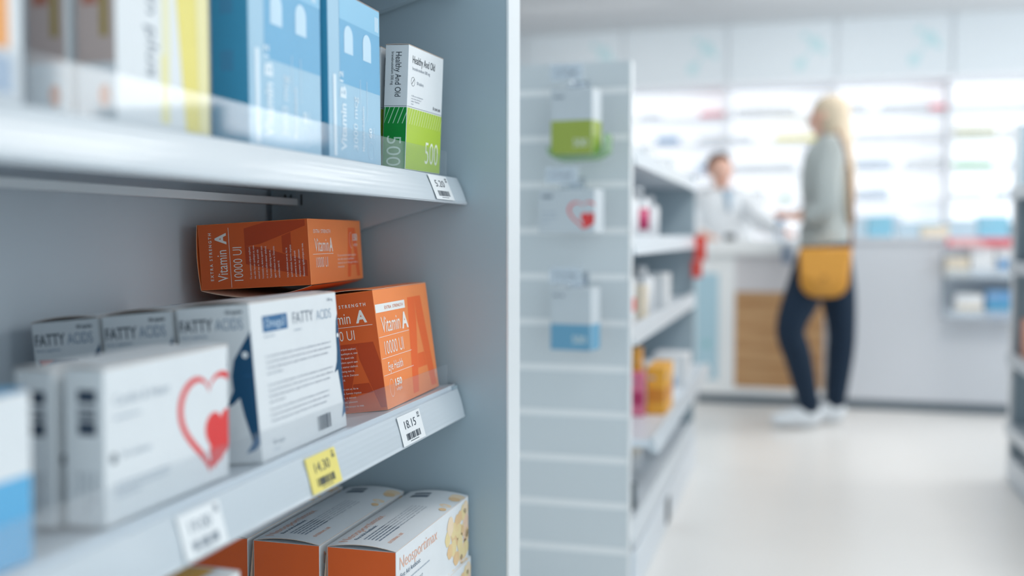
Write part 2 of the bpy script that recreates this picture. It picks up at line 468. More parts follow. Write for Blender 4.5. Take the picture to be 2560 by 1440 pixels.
def make_vit(name='medicine_carton', bow=0.0):
    w, h, d = VIT
    root = empty(name)
    m = MB(); m.box((-d, 0, 0), (0, w, h), ORANGE, 0.0006)
    fs = f_side(w, h, d); ff = f_front(w, h, d)
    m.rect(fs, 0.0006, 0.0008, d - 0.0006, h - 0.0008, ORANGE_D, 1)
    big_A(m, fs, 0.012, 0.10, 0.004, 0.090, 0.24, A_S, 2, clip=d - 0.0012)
    m.text(fs, 'E X T R A   S T R E N G T H', 0.012, 0.1372, 0.0040, WI, w=0.064, bold=0.02)
    m.text(fs, 'Vitamin', 0.0105, 0.1165, 0.0142, WI, w=0.042, bold=0.0)
    m.text(fs, 'A', 0.0600, 0.1165, 0.0150, WI, w=0.0155, bold=0.035)
    m.rect(fs, 0.002, 0.1118, d - 0.006, 0.1124, WI, 3)
    m.text(fs, '10000 UI', 0.0105, 0.0948, 0.0128, WI, w=0.045, bold=-0.008)
    for i, t in enumerate(PARA1): m.text(fs, t, 0.012, 0.0826 - i * 0.0057, 0.0026, WI, xs=0.86, layer=4)
    for i, t in enumerate(PARA2): m.text(fs, t, 0.012, 0.0308 - i * 0.0057, 0.0026, WI, xs=0.86, layer=4)
    # front
    big_A(m, ff, 0.1045, 0.209, 0.006, 0.1390, 0.22, A_F, 1, clip=w - 0.001)
    m.rect(ff, 0.0008, 0.1258, 0.1142, 0.1368, ink((246, 246, 244)), 2)
    m.text(ff, 'EXTRA  STRENGTH', 0.034, 0.1290, 0.0042, ink((226, 132, 84)), w=0.072, layer=4)
    m.text(ff, 'Vitamin', 0.015, 0.0990, 0.0205, WI, w=0.071)
    m.text(ff, 'A', 0.0925, 0.0990, 0.0205, WI, w=0.026, bold=0.035)
    for z in (0.0936, 0.0655, 0.0435): m.rect(ff, 0.0012, z, 0.118, z + 0.0006, WI, 3)
    m.text(ff, '10000 UI', 0.0165, 0.0700, 0.0175, WI, w=0.072, bold=-0.008)
    m.text(ff, 'Eye Health', 0.0205, 0.0482, 0.0112, WI, w=0.056)
    for k in range(28):
        a0 = 2 * math.pi * k / 28; a1 = 2 * math.pi * (k + 1) / 28
        c = (0.024, 0.0255)
        P = lambda a, rx, ry: (c[0] + rx * math.cos(a), c[1] + ry * math.sin(a))
        m.pr(ff, [P(a0, .0082, .0118), P(a1, .0082, .0118), P(a1, .0077, .0112), P(a0, .0077, .0112)], WI, 3)
    m.text(ff, '150', 0.038, 0.0265, 0.0085, WI, w=0.026, bold=0.035)
    m.text(ff, 'softgels', 0.040, 0.0195, 0.0045, WI, w=0.022)
    m.text(ff, '+ 10%', 0.214, 0.0150, 0.004, WI, w=0.012, rot=90); m.text(ff, 'more', 0.209, 0.016, 0.003, WI, w=0.010, rot=90)
    # both ends carry a landscape print
    fb = f_bottom(w, h, d)
    big_A(m, fb, 0.148, 0.205, 0.005, 0.077, 0.24, A_F, 1)
    m.text(fb, 'EXTRA  STRENGTH', 0.0182, 0.0688, 0.0050, WI, w=0.066)
    m.text(fb, 'Vitamin', 0.020, 0.0440, 0.0175, WI, w=0.054)
    m.text(fb, 'A', 0.0765, 0.0440, 0.0175, WI, w=0.014, bold=0.035)
    m.rect(fb, 0.0119, 0.0400, 0.0914, 0.0407, WI, 3)
    m.text(fb, '10000 UI', 0.0222, 0.0222, 0.0140, WI, w=0.0455, bold=-0.008)
    for i in range(4): m.text(fb, ['Cu usu omnium eripuit explicari,', 'sea odio harum qualisque', 'nostrud nec ei. Vix quod vide ut', 'honestatis'][i], 0.1077, 0.0358 - i * 0.0054, 0.0030, WI, w=[.082, .072, .088, .026][i], layer=4)
    m.text(fb, '150', 0.178, 0.058, 0.0095, WI, w=0.021, rot=0, bold=0.03, layer=5); m.text(fb, 'softgels', 0.181, 0.050, 0.0045, WI, w=0.017, layer=5)
    for k in range(20):
        a0 = math.pi / 2 + math.pi * k / 20; a1 = math.pi / 2 + math.pi * (k + 1) / 20
        P = lambda a, rx, ry: (0.172 + rx * math.cos(a), 0.0585 + ry * math.sin(a))
        m.pr(fb, [P(a0, .009, .012), P(a1, .009, .012), P(a1, .0084, .0113), P(a0, .0084, .0113)], WI, 5)
    m.build('body', root)
    m = MB(); lid(m, w, h, d, ORANGE, EDGEC, 0.0030); m.build('lid_flap', root)
    if bow:
        # long rear flap bowed away from the carton (under it when it lies down)
        m = MB(); n = 18; t = 0.0007; vs = []; fo = []; fe = []
        INS = mat('pink_card_inside', (206, 150, 132), 0.8)
        for i in range(n + 1):
            s = i / n; z = h * s; x = -d - 0.0004 - bow * math.sin(math.pi * s) ** 0.9
            vs += [(x, -0.0006, z), (x, w * 0.97, z), (x - t, w * 0.97, z), (x - t, -0.0006, z)]
        for i in range(n):
            a = 4 * i; b = a + 4; fo += [(a + 2, b + 2, b + 3, a + 3)]; fe += [(a, b, b + 1, a + 1), (a, a + 3, b + 3, b), (a + 1, b + 1, b + 2, a + 2)]
        m.faces(vs, fo, ORANGE, True); m.faces(vs, fe, EDGEC, True)
        m.build('bowed_flap', root)
    return root


GRP = 'orange vitamin A cartons in the middle shelf'
VX = dict(x=-0.51, y=1.2425, z=0.7262)
vit = make_vit()
tag(vit, 'orange vitamin A carton standing foremost, beside the shelf side panel', 'medicine carton', GRP)
put(vit, (-0.51, 1.2425, 0.7257), (0, R_(-7.6), R_(2.07)))
for k, lb in ((1, 'orange vitamin A carton standing second in the row, under the lying carton'),
              (2, 'rearmost orange vitamin A carton of the row, against the back panel')):
    c = copy_tree(vit); c['label'] = lb
    c.location = (-0.51 - 0.0925 * k, 1.2425 + 0.002 * k, 0.7257 - 0.0105 * k); c.rotation_euler = (0, R_(-6.6), R_(2.07))
ly = make_vit(bow=0.012)
tag(ly, 'orange vitamin A carton lying on its back across the standing ones', 'medicine carton', GRP)
th = R_(3.254); ph = R_(5.6)
rot = (0, -math.pi / 2 - th, ph)
from mathutils import Euler
Rm = Euler(rot, 'XYZ').to_matrix()
put(ly, Vector((-0.622, 1.253, 0.8854)) + Rm @ Vector((VIT[2], 0, 0)), rot)

# ---- white fish-oil cartons
FAT = (0.2108, 0.1589, 0.0809)
NAVY = ink((8, 74, 112)); TEALB = ink((44, 104, 152)); FT = ink((74, 86, 100)); FA = ink((122, 146, 170))


def make_fatty():
    w, h, d = FAT; root = empty('medicine_carton'); m = MB()
    m.box((-d, 0, 0), (0, w, h), WHITE, 0.0006)
    fs = f_side(w, h, d); ff = f_front(w, h, d)
    m.text(fs, 'FATTY', 0.003, 0.1345, 0.0115, FT, w=0.0365, bold=0.015)
    m.text(fs, 'ACIDS', 0.0425, 0.1343, 0.0110, FA, w=0.030)
    m.text(fs, '100 capsules', 0.0545, 0.1500, 0.0034, FT, w=0.0185, bold=0.03)
    m.text(fs, 'dietary supplement', 0.003, 0.1280, 0.0030, FA, w=0.030)
    m.rect(fs, 0.005, 0.097, 0.053, 0.1195, ink((24, 70, 112)), 2)
    m.text(fs, 'Omega3', 0.010, 0.1035, 0.0100, ink((236, 240, 244)), w=0.036, bold=0.02)
    m.pr(fs, [(0.006, 0.1195), (0.024, 0.1195), (0.010, 0.113)], ink((214, 66, 60)), 4)
    wh = [(d - 0.0008, .1325), (d - .004, .1275), (d - .0138 + .003, .1185), (d - .0215, .104), (d - .0255, .0880), (d - .0248, .0735), (d - .0325, .0600), (d - .0330, .0570), (d - .026, .0600),
          (d - .0185, .0660), (d - .0150, .047), (d - .0105, .030), (d - .0088, .0210), (d - .0165, .0098), (d - .006, .0135), (d - .0008, .0195)]
    m.pr(fs, wh, NAVY, 2)
    m.pr(fs, [(d - .0088, .0210), (d - .0165, .0098), (d - .006, .0135), (d - .0008, .0195), (d - .0008, .030)], TEALB, 3)
    E = lambda cx, cy, r: [(cx + r * math.cos(a * math.pi / 8), cy + r * math.sin(a * math.pi / 8)) for a in range(16)]
    m.pr(fs, E(0.0722, 0.1085, 0.0034), ink((240, 244, 248)), 4)
    m.rect(fs, d - .012, .0875, d - .002, .0881, TEALB, 4)
    # front
    m.rect(ff, 0.0245, 0.1278, 0.0798, 0.1442, TEALB, 2)
    m.text(ff, 'Omega3', 0.030, 0.1320, 0.0090, ink((200, 218, 234)), w=0.043)
    m.text(ff, 'FATTY', 0.0932, 0.1310, 0.0122, ink((128, 138, 150)), w=0.051)
    m.text(ff, 'ACIDS', 0.1525, 0.1305, 0.0110, ink((168, 184, 200)), w=0.040)
    m.text(ff, '5 000 mg', 0.184, 0.1500, 0.0034, GREY, w=0.016)
    m.lines(ff, 0.025, 0.1225, 0.054, 0.003, 1, 0.0015, LGREY); m.lines(ff, 0.094, 0.1235, 0.04, 0.003, 1, 0.0015, LGREY)
    T = ['Cu usu omnium eripuit explicari, sea odio harum qualisque ut, case nostrud nec ei', 'Vix quod vide honestatis et, dolore aperiri eam cu ei vim iudico utamur eleifend at',
         'Tacimates adipiscing nam at, agam mentitum vix in detracto consulatu', 'eam id iriure']
    c = ink((128, 138, 152))
    for j, y0 in enumerate((0.1020, 0.0730, 0.0480)):
        for i in range((4, 4, 3)[j]):
            L = [0.160, 0.160, 0.150, 0.035][i] * (1 if j < 2 else 0.9)
            m.text(ff, T[i], 0.0248, y0 - i * 0.0058, 0.0024, c, w=L)
    m.barcode(ff, 0.132, 0.0075, 0.036, 0.0165, ink((84, 94, 108)), n=18)
    m.text(ff, '30 caps', 0.0246, 0.0136, 0.0045, ink((150, 160, 172)), w=0.026); m.lines(ff, 0.0246, 0.008, 0.03, 0.003, 1, 0.0012, LGREY)
    wf = [(w - .0008, .1335), (w - .0055, .126), (w - .0085, .112), (w - .0100, .090), (w - .0130, .078), (w - .0215, .066), (w - .0120, .0690), (w - .0085, .050), (w - .0045, .028), (w - .0008, .012)]
    m.pr(ff, wf, NAVY, 2); m.pr(ff, E(w - 0.0048, 0.1085, 0.0026), ink((240, 244, 248)), 4)
    m.pr(ff, [(w - .0045, .028), (w - .012, .012), (w - .0008, .018)], TEALB, 3)
    m.build('body', root)
    m = MB(); wp = lid(m, w, h, d, WHITE, EDGEC, 0.0034); ft = f_top(w, h, d)
    m.rect(ft, w * 0.86, 0.008, w * 0.97, 0.03, NAVY, 1, wp); m.build('lid_flap', root)
    return root


GF = 'white fatty acids cartons in the middle shelf'
fat = make_fatty(); put(fat, (-0.51, 0.9174, 0.7251), (0, R_(-4.9), R_(1.57)))
tag(fat, 'white fatty acids carton with navy fish, foremost of its row, beside the orange cartons', 'medicine carton', GF)
for k, lb in ((1, 'white fatty acids carton, second of its row, right behind the foremost'), (2, 'white fatty acids carton, third and deepest of its row, far left')):
    c = copy_tree(fat); c['label'] = lb
    c.location = (-0.51 - 0.0868 * k, 0.9174 + 0.0015 * k, 0.7251 - 0.0088 * k); c.rotation_euler = (0, R_(-5.2 - .3 * k), R_(1.57))

# ---- white cartons with red heart
HRT = (0.1841, 0.1222, 0.0347)
RED = ink((232, 62, 62))


def heart_art(m, ff, w, k=1.0, x0=0.0, y0=0.0):
    heart_ring(m, ff, x0 + 0.150 * k, y0 + 0.0625 * k, 0.0500 * k, 0.0076 * k, RED, w - 0.0006)
    hp = clip_u(heart_pts(x0 + 0.170 * k, y0 + 0.0440 * k, 0.0265 * k), w - 0.0006)
    m.pr(ff, hp, RED, 2)
    m.pr(ff, clip_u([(x0 + .150 * k, y0 + .030 * k), (x0 + .165 * k, y0 + .055 * k), (x0 + .19 * k, y0 + .03 * k), (x0 + .156 * k, y0 + .012 * k)], w - .0006), RED, 3)


def make_heart():
    w, h, d = HRT; root = empty('medicine_carton'); m = MB()
    m.box((-d, 0, 0), (0, w, h), WHITE, 0.0006); fs = f_side(w, h, d); ff = f_front(w, h, d)
    heart_art(m, ff, w)
    m.text(ff, 'Cardio & Heart', 0.012, 0.0925, 0.0080, LGREY, w=0.076); m.lines(ff, 0.0125, 0.0815, 0.075, 0.003, 1, 0.0022, LGREY, 0.05)
    m.pr(ff, [(0.0113 + 0.004 * math.cos(a), 0.0515 + 0.0045 * math.sin(a)) for a in [i * math.pi / 6 for i in range(12)]], ink((92, 104, 116)), 2)
    m.text(ff, '30 tablets', 0.021, 0.0500, 0.0050, LGREY, w=0.040)
    m.lines(ff, 0.0133, 0.0290, 0.076, 0.0045, 3, 0.0018, LGREY)
    m.barcode(fs, 0.0118, 0.0960, 0.016, 0.0100, ink((60, 74, 92)), rot=False, n=8); m.barcode(fs, 0.0118, 0.0710, 0.016, 0.0230, ink((60, 74, 92)), rot=True, n=14)
    m.rect(fs, 0.0118, 0.096, 0.0278, 0.106, ink((60, 74, 92)), 2); m.rect(fs, 0.0125, 0.0715, 0.0272, 0.081, ink((66, 80, 98)), 2)
    for i in range(3): m.text(fs, ['Batch 3071 exp', 'Store in dry place', 'Keep away'][i], 0.012 + i * .006, 0.042, 0.0028, GREY, w=[.016, .034, .026][i], rot=-90)
    m.build('body', root)
    m = MB(); lid(m, w, h, d, WHITE, EDGEC, 0.0012); m.build('lid_flap', root)
    return root


GH = 'white heart cartons in the middle shelf'
hrt = make_heart(); put(hrt, (-0.510, 0.675, 0.7262), (0, R_(0.3), R_(1.0)))
tag(hrt, 'white carton with a red heart outline, standing foremost left of the fish carton', 'medicine carton', GH)
c = copy_tree(hrt); c['label'] = 'white carton behind the red heart one, only its side showing'
c.location = (-0.5535, 0.672, 0.7240)

# ---- half-seen pack at the left border
def make_two_tone(w, h, d, lo, hi, split, name='medicine_carton', txt=None):
    root = empty(name); m = MB()
    m.box((-d, 0, 0), (0, w, h), hi, 0.0006); fs = f_side(w, h, d); ff = f_front(w, h, d)
    m.rect(ff, 0.0006, 0.0008, w - 0.0006, h * split, lo, 1); m.rect(fs, 0.0006, 0.0008, d - 0.0006, h * split, lo, 1)
    m.build('body', root)
    return root, ff, fs
BLUE_B = card('sky_blue_card', (98, 178, 224))
o, _, _ = make_two_tone(0.15, 0.118, 0.03, BLUE_B, WHITE, 0.52)
m = MB(); wp = lid(m, 0.15, 0.118, 0.03, BLUE_B, EDGEC, 0.001); m.build('lid_flap', o)
put(o, (-0.508, 0.4445, 0.7258), (0, R_(0.4), 0)); tag(o, 'white and sky blue carton at the left border of the middle shelf', 'medicine carton')

# ---- upper shelf: B12 cartons
B12 = (0.1512, 0.1908, 0.0405); LB = card('light_blue_card', (160, 200, 224)); MBU = card('mid_blue_card', (100, 172, 212)); TEAL = card('teal_shade_and_band', (66, 156, 194))
LW = ink((226, 240, 250)); LW2 = ink((196, 224, 242))


def make_b12(h=0.1908, wide=0.1512):
    w, d = wide, 0.0405; root = empty('medicine_carton'); m = MB()
    m.box((-d, 0, 0), (0, w, h), LB, 0.0006); fs = f_side(w, h, d); ff = f_front(w, h, d)
    m.rect(fs, 0.0006, 0.0008, d - 0.0006, h - 0.0008, TEAL, 1)  # shade of the blue carton's side put into a darker teal
    for z, q in ((h - .03, .026), (h - .07, .03), (h - .125, .02)): m.rect(fs, 0.010, z, 0.024, z + q, ink((74, 148, 186)), 2)
    n = 8
    m.rect(ff, 0.030, 0.087, w - 0.0006, h - 0.0006, MBU, 1)
    m.rect(ff, 0.030, 0.160, w - 0.0006, h - 0.0006, ink((136, 196, 228)), 2)
    m.rect(ff, 0.0115, 0.0024, 0.0195, 0.0942, LW, 3)
    m.text(ff, 'Vitamin', 0.0460, 0.0090, 0.0150, LW, w=0.055, rot=90, bold=0.03); m.text(ff, 'B', 0.0460, 0.0700, 0.0150, LW, w=0.014, rot=90, bold=0.04)
    m.text(ff, '12', 0.0385, 0.0880, 0.0090, LW, w=0.0125, rot=90, bold=0.02)
    m.text(ff, '3000 mcg', 0.0790, 0.0129, 0.0125, LW, w=0.063, rot=90)
    m.text(ff, 'Methylcobalamin', 0.0990, 0.0129, 0.0065, LW, w=0.054, rot=90, bold=0.015)
    m.rect(ff, 0.088, 0.06, 0.0887, 0.098, LW, 3); m.rect(ff, 0.108, 0.05, 0.1087, 0.098, LW, 3)
    m.text(ff, '60', 0.1220, 0.0310, 0.0085, LW, w=0.012, rot=90, bold=0.03); m.text(ff, 'tablets', 0.1290, 0.0305, 0.004, LW, w=0.014, rot=90)
    for i in range(24):
        a0, a1 = 2 * math.pi * i / 24, 2 * math.pi * (i + 1) / 24
        P = lambda a, r: (0.119 + r * math.cos(a), 0.0155 + r * math.sin(a))
        m.pr(ff, [P(a0, .0105), P(a1, .0105), P(a1, .0096), P(a0, .0096)], LW2, 3)
    for cx, y0 in ((0.0555, 0.1230), (0.1100, 0.1225)):
        a_ = [(cx - .0125, y0), (cx + .0125, y0)] + [(cx + .0125 * math.cos(t * math.pi / 10), y0 + .020 + .0125 * math.sin(t * math.pi / 10)) for t in range(11)]
        m.pr(ff, a_, LW2, 3)
    for i in range(3): m.rect(ff, 0.136 + i * .004, 0.164, 0.138 + i * .004, 0.182, LW, 3)
    m.build('body', root)
    m = MB(); lid(m, w, h, d, LB, EDGEC, 0.0008); m.build('lid_flap', root)
    return root


GB = 'light blue vitamin B12 cartons on the upper shelf'
b = make_b12(); put(b, (-0.51, 1.0759, 1.0392), (0, R_(-0.5), R_(0.46)))
tag(b, 'light blue vitamin B12 carton standing next to the green and white carton', 'medicine carton', GB)
b2 = make_b12(0.195, 0.157); put(b2, (-0.512, 0.904, 1.0392), (0, R_(-0.3), R_(0.3)))
tag(b2, 'light blue vitamin B12 carton with its side darkened to teal for shade, next to the yellow carton', 'medicine carton', GB)

# ---- green and white carton
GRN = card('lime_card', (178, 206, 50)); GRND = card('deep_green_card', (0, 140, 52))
HT = ink((48, 56, 66))


def make_healthy():
    w, h, d = 0.1228, 0.165, 0.0339; root = empty('medicine_carton'); m = MB()
    m.box((-d, 0, 0), (0, w, h), WHITE, 0.0006); fs = f_side(w, h, d); ff = f_front(w, h, d)
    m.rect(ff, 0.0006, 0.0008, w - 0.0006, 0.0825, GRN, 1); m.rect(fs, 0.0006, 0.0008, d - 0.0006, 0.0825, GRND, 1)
    m.rect(ff, 0.0006, 0.0840, w - 0.0006, 0.0845, HT, 1); m.rect(fs, 0.0006, 0.0840, d - 0.0006, 0.0845, HT, 1)
    for fr, W, n, cc in ((ff, w, 15, ink((230, 238, 190))), (fs, d, 5, ink((190, 226, 200)))):
        st = W / n
        for i in range(-1, n):
            q = [(i * st, 0.0610), (i * st + 0.0011, 0.0610), (i * st + st * 1.25 + 0.0011, 0.0825), (i * st + st * 1.25, 0.0825)]
            q = [(max(a, 0.0007), bb) for a, bb in clip_u(q, W - .0006)]
            if len(q) > 2: m.pr(fr, q, cc, 2)
    m.text(ff, 'Healthy And Old', 0.0136, 0.1430, 0.0100, HT, w=0.0776)
    m.text(ff, 'branebrutinibum 500 mg', 0.0140, 0.1340, 0.0042, GREY, w=0.060)
    for i in range(20):
        a0, a1 = 2 * math.pi * i / 20, 2 * math.pi * (i + 1) / 20
        P = lambda a, r: (0.0169 + r * math.cos(a), 0.1185 + r * math.sin(a))
        m.pr(ff, [P(a0, .0062), P(a1, .0062), P(a1, .0057), P(a0, .0057)], HT, 3)
    m.pr(ff, [(0.0125, 0.1150), (0.0130, 0.1145), (0.0212, 0.1220), (0.0208, 0.1226)], HT, 3)
    m.text(ff, '50 tablets', 0.0293, 0.1160, 0.0042, GREY, w=0.0236)
    for i in range(4): m.text(ff, ['A 200 mono methylpropane', 'n et a laeca doming sit', 'salar Fabellas', 'nec'][i], 0.0125, 0.0985 - i * .0036, 0.0020, GREY, w=[.040, .034, .028, .008][i])
    m.text(ff, 'CONY LABS', 0.0935, 0.0885, 0.0034, HT, w=0.0225, bold=0.02); m.pr(ff, [(.0895, .0885), (.0915, .0885), (.0915, .0925), (.0905, .0935), (.0895, .0925)], HT, 3)
    m.text(ff, '500', 0.0655, 0.0115, 0.0300, ink((240, 244, 226)), w=0.047, bold=-0.006)
    m.text(fs, 'Healthy And Old', 0.0155, 0.1555, 0.0085, HT, w=0.0590, rot=-90)
    m.text(fs, 'branebrutinibum 500 mg', 0.0092, 0.1560, 0.0038, HT, w=0.0440, rot=-90)
    m.text(fs, '500', 0.0060, 0.0440, 0.0210, ink((190, 224, 200)), w=0.040, rot=-90, bold=-0.006)
    m.build('body', root)
    m = MB(); lid(m, w, h, d, WHITE, EDGEC, 0.0005); m.build('lid_flap', root)
    return root


GG = 'green and white cartons on the upper shelf'
he = make_healthy(); put(he, (-0.512, 1.3112, 1.0395), (0, R_(2.39), R_(-2.6)))
tag(he, 'white and lime green carton marked 500 at the end of the upper shelf', 'medicine carton', GG)
c = copy_tree(he); c['label'] = 'green and white carton mostly hidden behind the one marked 500'
put(c, (-0.551, 1.318, 1.0395), (0, R_(1.0), R_(-1)))

# ---- white and yellow carton
YEL = card('yellow_card', (238, 222, 118))
w, h, d = 0.131, 0.2, 0.036
o = empty('medicine_carton'); m = MB(); m.box((-d, 0, 0), (0, w, h), WHITE, 0.0006); fs = f_side(w, h, d); ff = f_front(w, h, d)
m.pr(ff, [(0.094, 0.0006), (w - .0006, 0.0006), (w - .0006, h - .0006), (0.070, h - .0006)], YEL, 1)
m.pr(ff, [(0.115, 0.0006), (w - .0006, 0.0006), (w - .0006, h - .0006), (0.108, h - .0006)], ink((240, 230, 172)), 2)
m.rect(ff, 0.058, 0.004, 0.070, 0.060, ink((240, 232, 172)), 1); m.rect(ff, 0.060, 0.06, 0.072, 0.12, ink((238, 234, 196)), 1)
m.text(ff, 'Ardufolin plus', 0.040, 0.190, 0.014, GREY, w=0.150, rot=-90); m.lines(ff, 0.01, 0.18, 0.02, 0.004, 2, 0.0015, LGREY)
PCARD = card('mauve_grey_card', (208, 188, 182)); m.rect(fs, 0.0006, 0.045, d - .0006, h - .001, PCARD, 1)
m.rect(fs, 0.006, 0.09, 0.020, h - .003, ink((196, 128, 108)), 2); m.rect(fs, 0.022, 0.065, 0.029, 0.12, ink((176, 150, 84)), 2)
E = lambda cx, cy, a, b: [(cx + a * math.cos(t * math.pi / 8), cy + b * math.sin(t * math.pi / 8)) for t in range(16)]
m.pr(fs, E(0.025, 0.020, 0.0055, 0.009), ink((232, 150, 110)), 2)
m.build('body', o); m = MB(); lid(m, w, h, d, WHITE, EDGEC, 0.0008); m.build('lid_flap', o)
put(o, (-0.51, 0.6986, 1.0392)); tag(o, 'white and yellow carton with a mauve side, left of the blue cartons', 'medicine carton')
o2 = copy_tree(o); put(o2, (-0.5515, 0.694, 1.0394)); tag(o2, 'white and yellow carton behind the foremost yellow one', 'medicine carton')
w, h, d = 0.13, 0.2, 0.036
o = empty('medicine_carton'); m = MB(); m.box((-d, 0, 0), (0, w, h), WHITE, 0.0006); ff = f_front(w, h, d)
m.rect(ff, 0.03, 0.035, 0.118, h - 0.004, ink((246, 168, 96)), 1); m.rect(ff, 0.06, 0.006, 0.120, 0.03, ink((176, 196, 220)), 1); m.lines(ff, 0.01, 0.18, 0.02, 0.004, 2, 0.0015, LGREY)
m.build('body', o); m = MB(); lid(m, w, h, d, WHITE, EDGEC, 0.0008); m.build('lid_flap', o)
put(o, (-0.51, 0.4675, 1.0392)); tag(o, 'white carton with an orange panel at the left border of the upper shelf', 'medicine carton')

# ---- lowest level: orange-ended cartons
NEO = (0.293, 0.092, 0.094); NEND = card('orange_end_card', (238, 104, 42)); NT_ = ink((240, 186, 162)); NB_ = ink((96, 116, 138))


def blobs(m, fr, x0, y0, x1, y1, n, warp=None, seed=1):
    rr = random.Random(seed); cs = [ink((247, 222, 190)), ink((245, 208, 180)), ink((243, 220, 164)), ink((238, 200, 150))]
    for i in range(n):
        a = rr.uniform(.006, .014); bb = a * rr.uniform(.7, 1.2); t = rr.random() ** .6
        cx = min(x0 + (x1 - x0) * t, x1 - a - .0008); cy = rr.uniform(y0 + bb + .0008, y1 - bb - .0008)
        p = [(cx + a * math.cos(k * math.pi / 5) * (1 + .15 * math.sin(3 * k)), cy + bb * math.sin(k * math.pi / 5)) for k in range(10)]
        m.pr(fr, p, rr.choice(cs), 1 + (i % 4), warp)


def make_neo():
    w, h, d = NEO; root = empty('medicine_carton'); m = MB()
    m.box((-d, 0, 0), (0, w, h), WHITE, 0.0006); fs = f_side(w, h, d); ff = f_front(w, h, d)
    m.rect(fs, 0.0008, 0.0006, d - .0008, h - .0003, NEND, 1)
    m.text(ff, 'Neosportimax', 0.0115, 0.0660, 0.0160, NT_, w=0.140, bold=-0.004)
    m.text(ff, 'First Aid Antibiotic', 0.0136, 0.0545, 0.0062, NB_, w=0.072)
    m.lines(ff, 0.014, 0.045, 0.12, 0.0055, 2, 0.0018, LGREY); m.text(ff, '24/7', 0.08, 0.032, 0.005, GREY, w=0.014)
    blobs(m, ff, 0.165, 0.0, w, h, 44, seed=3)
    m.build('body', root)
    m = MB(); wp = lid(m, w, h, d, WHITE, EDGEC, 0.0052); ft = f_top(w, h, d)
    m.text(ft, 'Neosportimax', 0.0125, 0.0715, 0.0130, NT_, w=0.128, warp=wp)
    m.text(ft, 'First Aid Antibiotic', 0.0206, 0.0610, 0.0052, NB_, w=0.067, warp=wp, bold=0.02)
    for i in range(5): m.lines(ft, 0.0235, 0.0520 - i * 0.0052, 0.150, 0.004, 1, 0.0020, ink((130, 142, 158)), 0.0, warp=wp); 
    for i in range(5):
        m.text(ft, ['Tacimates adipiscing nam at, agam mentitum vix in', 'detracto consulatu eam id iriure maluisset cum', 'quod maluisset summo impetus praesent te', 'interpretaris nec platonem liberavisse', 'signiferumque no mea'][i], 0.075, 0.0520 - i * 0.0052, 0.0024, GREY, w=0.122, warp=wp, layer=5)
    m.text(ft, 'EXTERNAL USE', 0.0229, 0.0165, 0.0042, NT_, w=0.046, warp=wp, bold=0.02)
    m.rect(ft, 0.248, 0.050, 0.262, 0.078, ink((86, 98, 114)), 1, wp, 4); m.rect(ft, 0.266, 0.052, 0.276, 0.078, ink((86, 98, 114)), 1, wp, 4)
    blobs(m, ft, 0.19, 0.0, w, 0.022, 6, wp, 8)
    m.build('lid_flap', root)
    # side tab peeping out on the left of the orange end
    m = MB(); m.faces([(-d - .0006, 0.001, h * .99), (-d - .0006, 0.020, h * .99), (-d - .0085, 0.0005, 0.012), (-d - .0012, 0.022, 0.012), (-d - .0009, 0.001, h * .99), (-d - .0009, 0.020, h * .99), (-d - .0088, 0.0005, 0.012), (-d - .0015, 0.022, 0.012)],
                       [(0, 1, 3, 2), (4, 6, 7, 5), (0, 2, 6, 4), (2, 3, 7, 6), (3, 1, 5, 7), (1, 0, 4, 5)], EDGEC)
    m.build('side_tab', root)
    return root


GN = 'white antibiotic cartons with orange ends on the lowest level'
neo = make_neo(); put(neo, (-0.481, 1.195, 0.4632), (0, 0, R_(0)))
tag(neo, 'white carton with orange end, topmost of the stack beside the side panel', 'medicine carton', GN)
for k, lv, lb in ((1, 1, 'white carton with orange end, middle one of the three on top'), (2, 1, 'white carton with orange end, rearmost of the three on top'),
                  (0, 0, 'white carton beneath the topmost orange-ended one beside the side panel'),
                  (1, 0, 'white carton beneath the middle orange-ended one'), (2, 0, 'white carton beneath the rearmost orange-ended one')):
    c = copy_tree(neo); c['label'] = lb
    c.location = (-0.481 - 0.1045 * k + (0.004 if lv == 0 and k == 0 else 0), 1.195 + (0.0 if k < 2 else .004), 0.3704 + 0.0928 * lv)
for o_ in [o_ for o_ in bpy.data.objects if o_.name.startswith('lid_flap')]: pass
w, h, d = 0.29, 0.272, 0.06
o = empty('medicine_carton'); m = MB(); m.box((-d, 0, 0), (0, w, h), WHITE, 0.0006); ft = f_top(w, h, d); ff = f_front(w, h, d)
m.rect(ff, 0.004, 0.02, w - .004, 0.2, ink((244, 190, 60)), 1); m.build('body', o)
m = MB(); wp = lid(m, w, h, d, WHITE, EDGEC, 0.001); m.rect(ft, 0.02, 0.022, w - 0.004, d - .002, ink((240, 178, 48)), 1, wp, 4); m.build('lid_flap', o)
put(o, (-0.492, 0.55, 0.3702)); tag(o, 'yellow and white carton on the lowest level, at the bottom border of the photo', 'medicine carton')

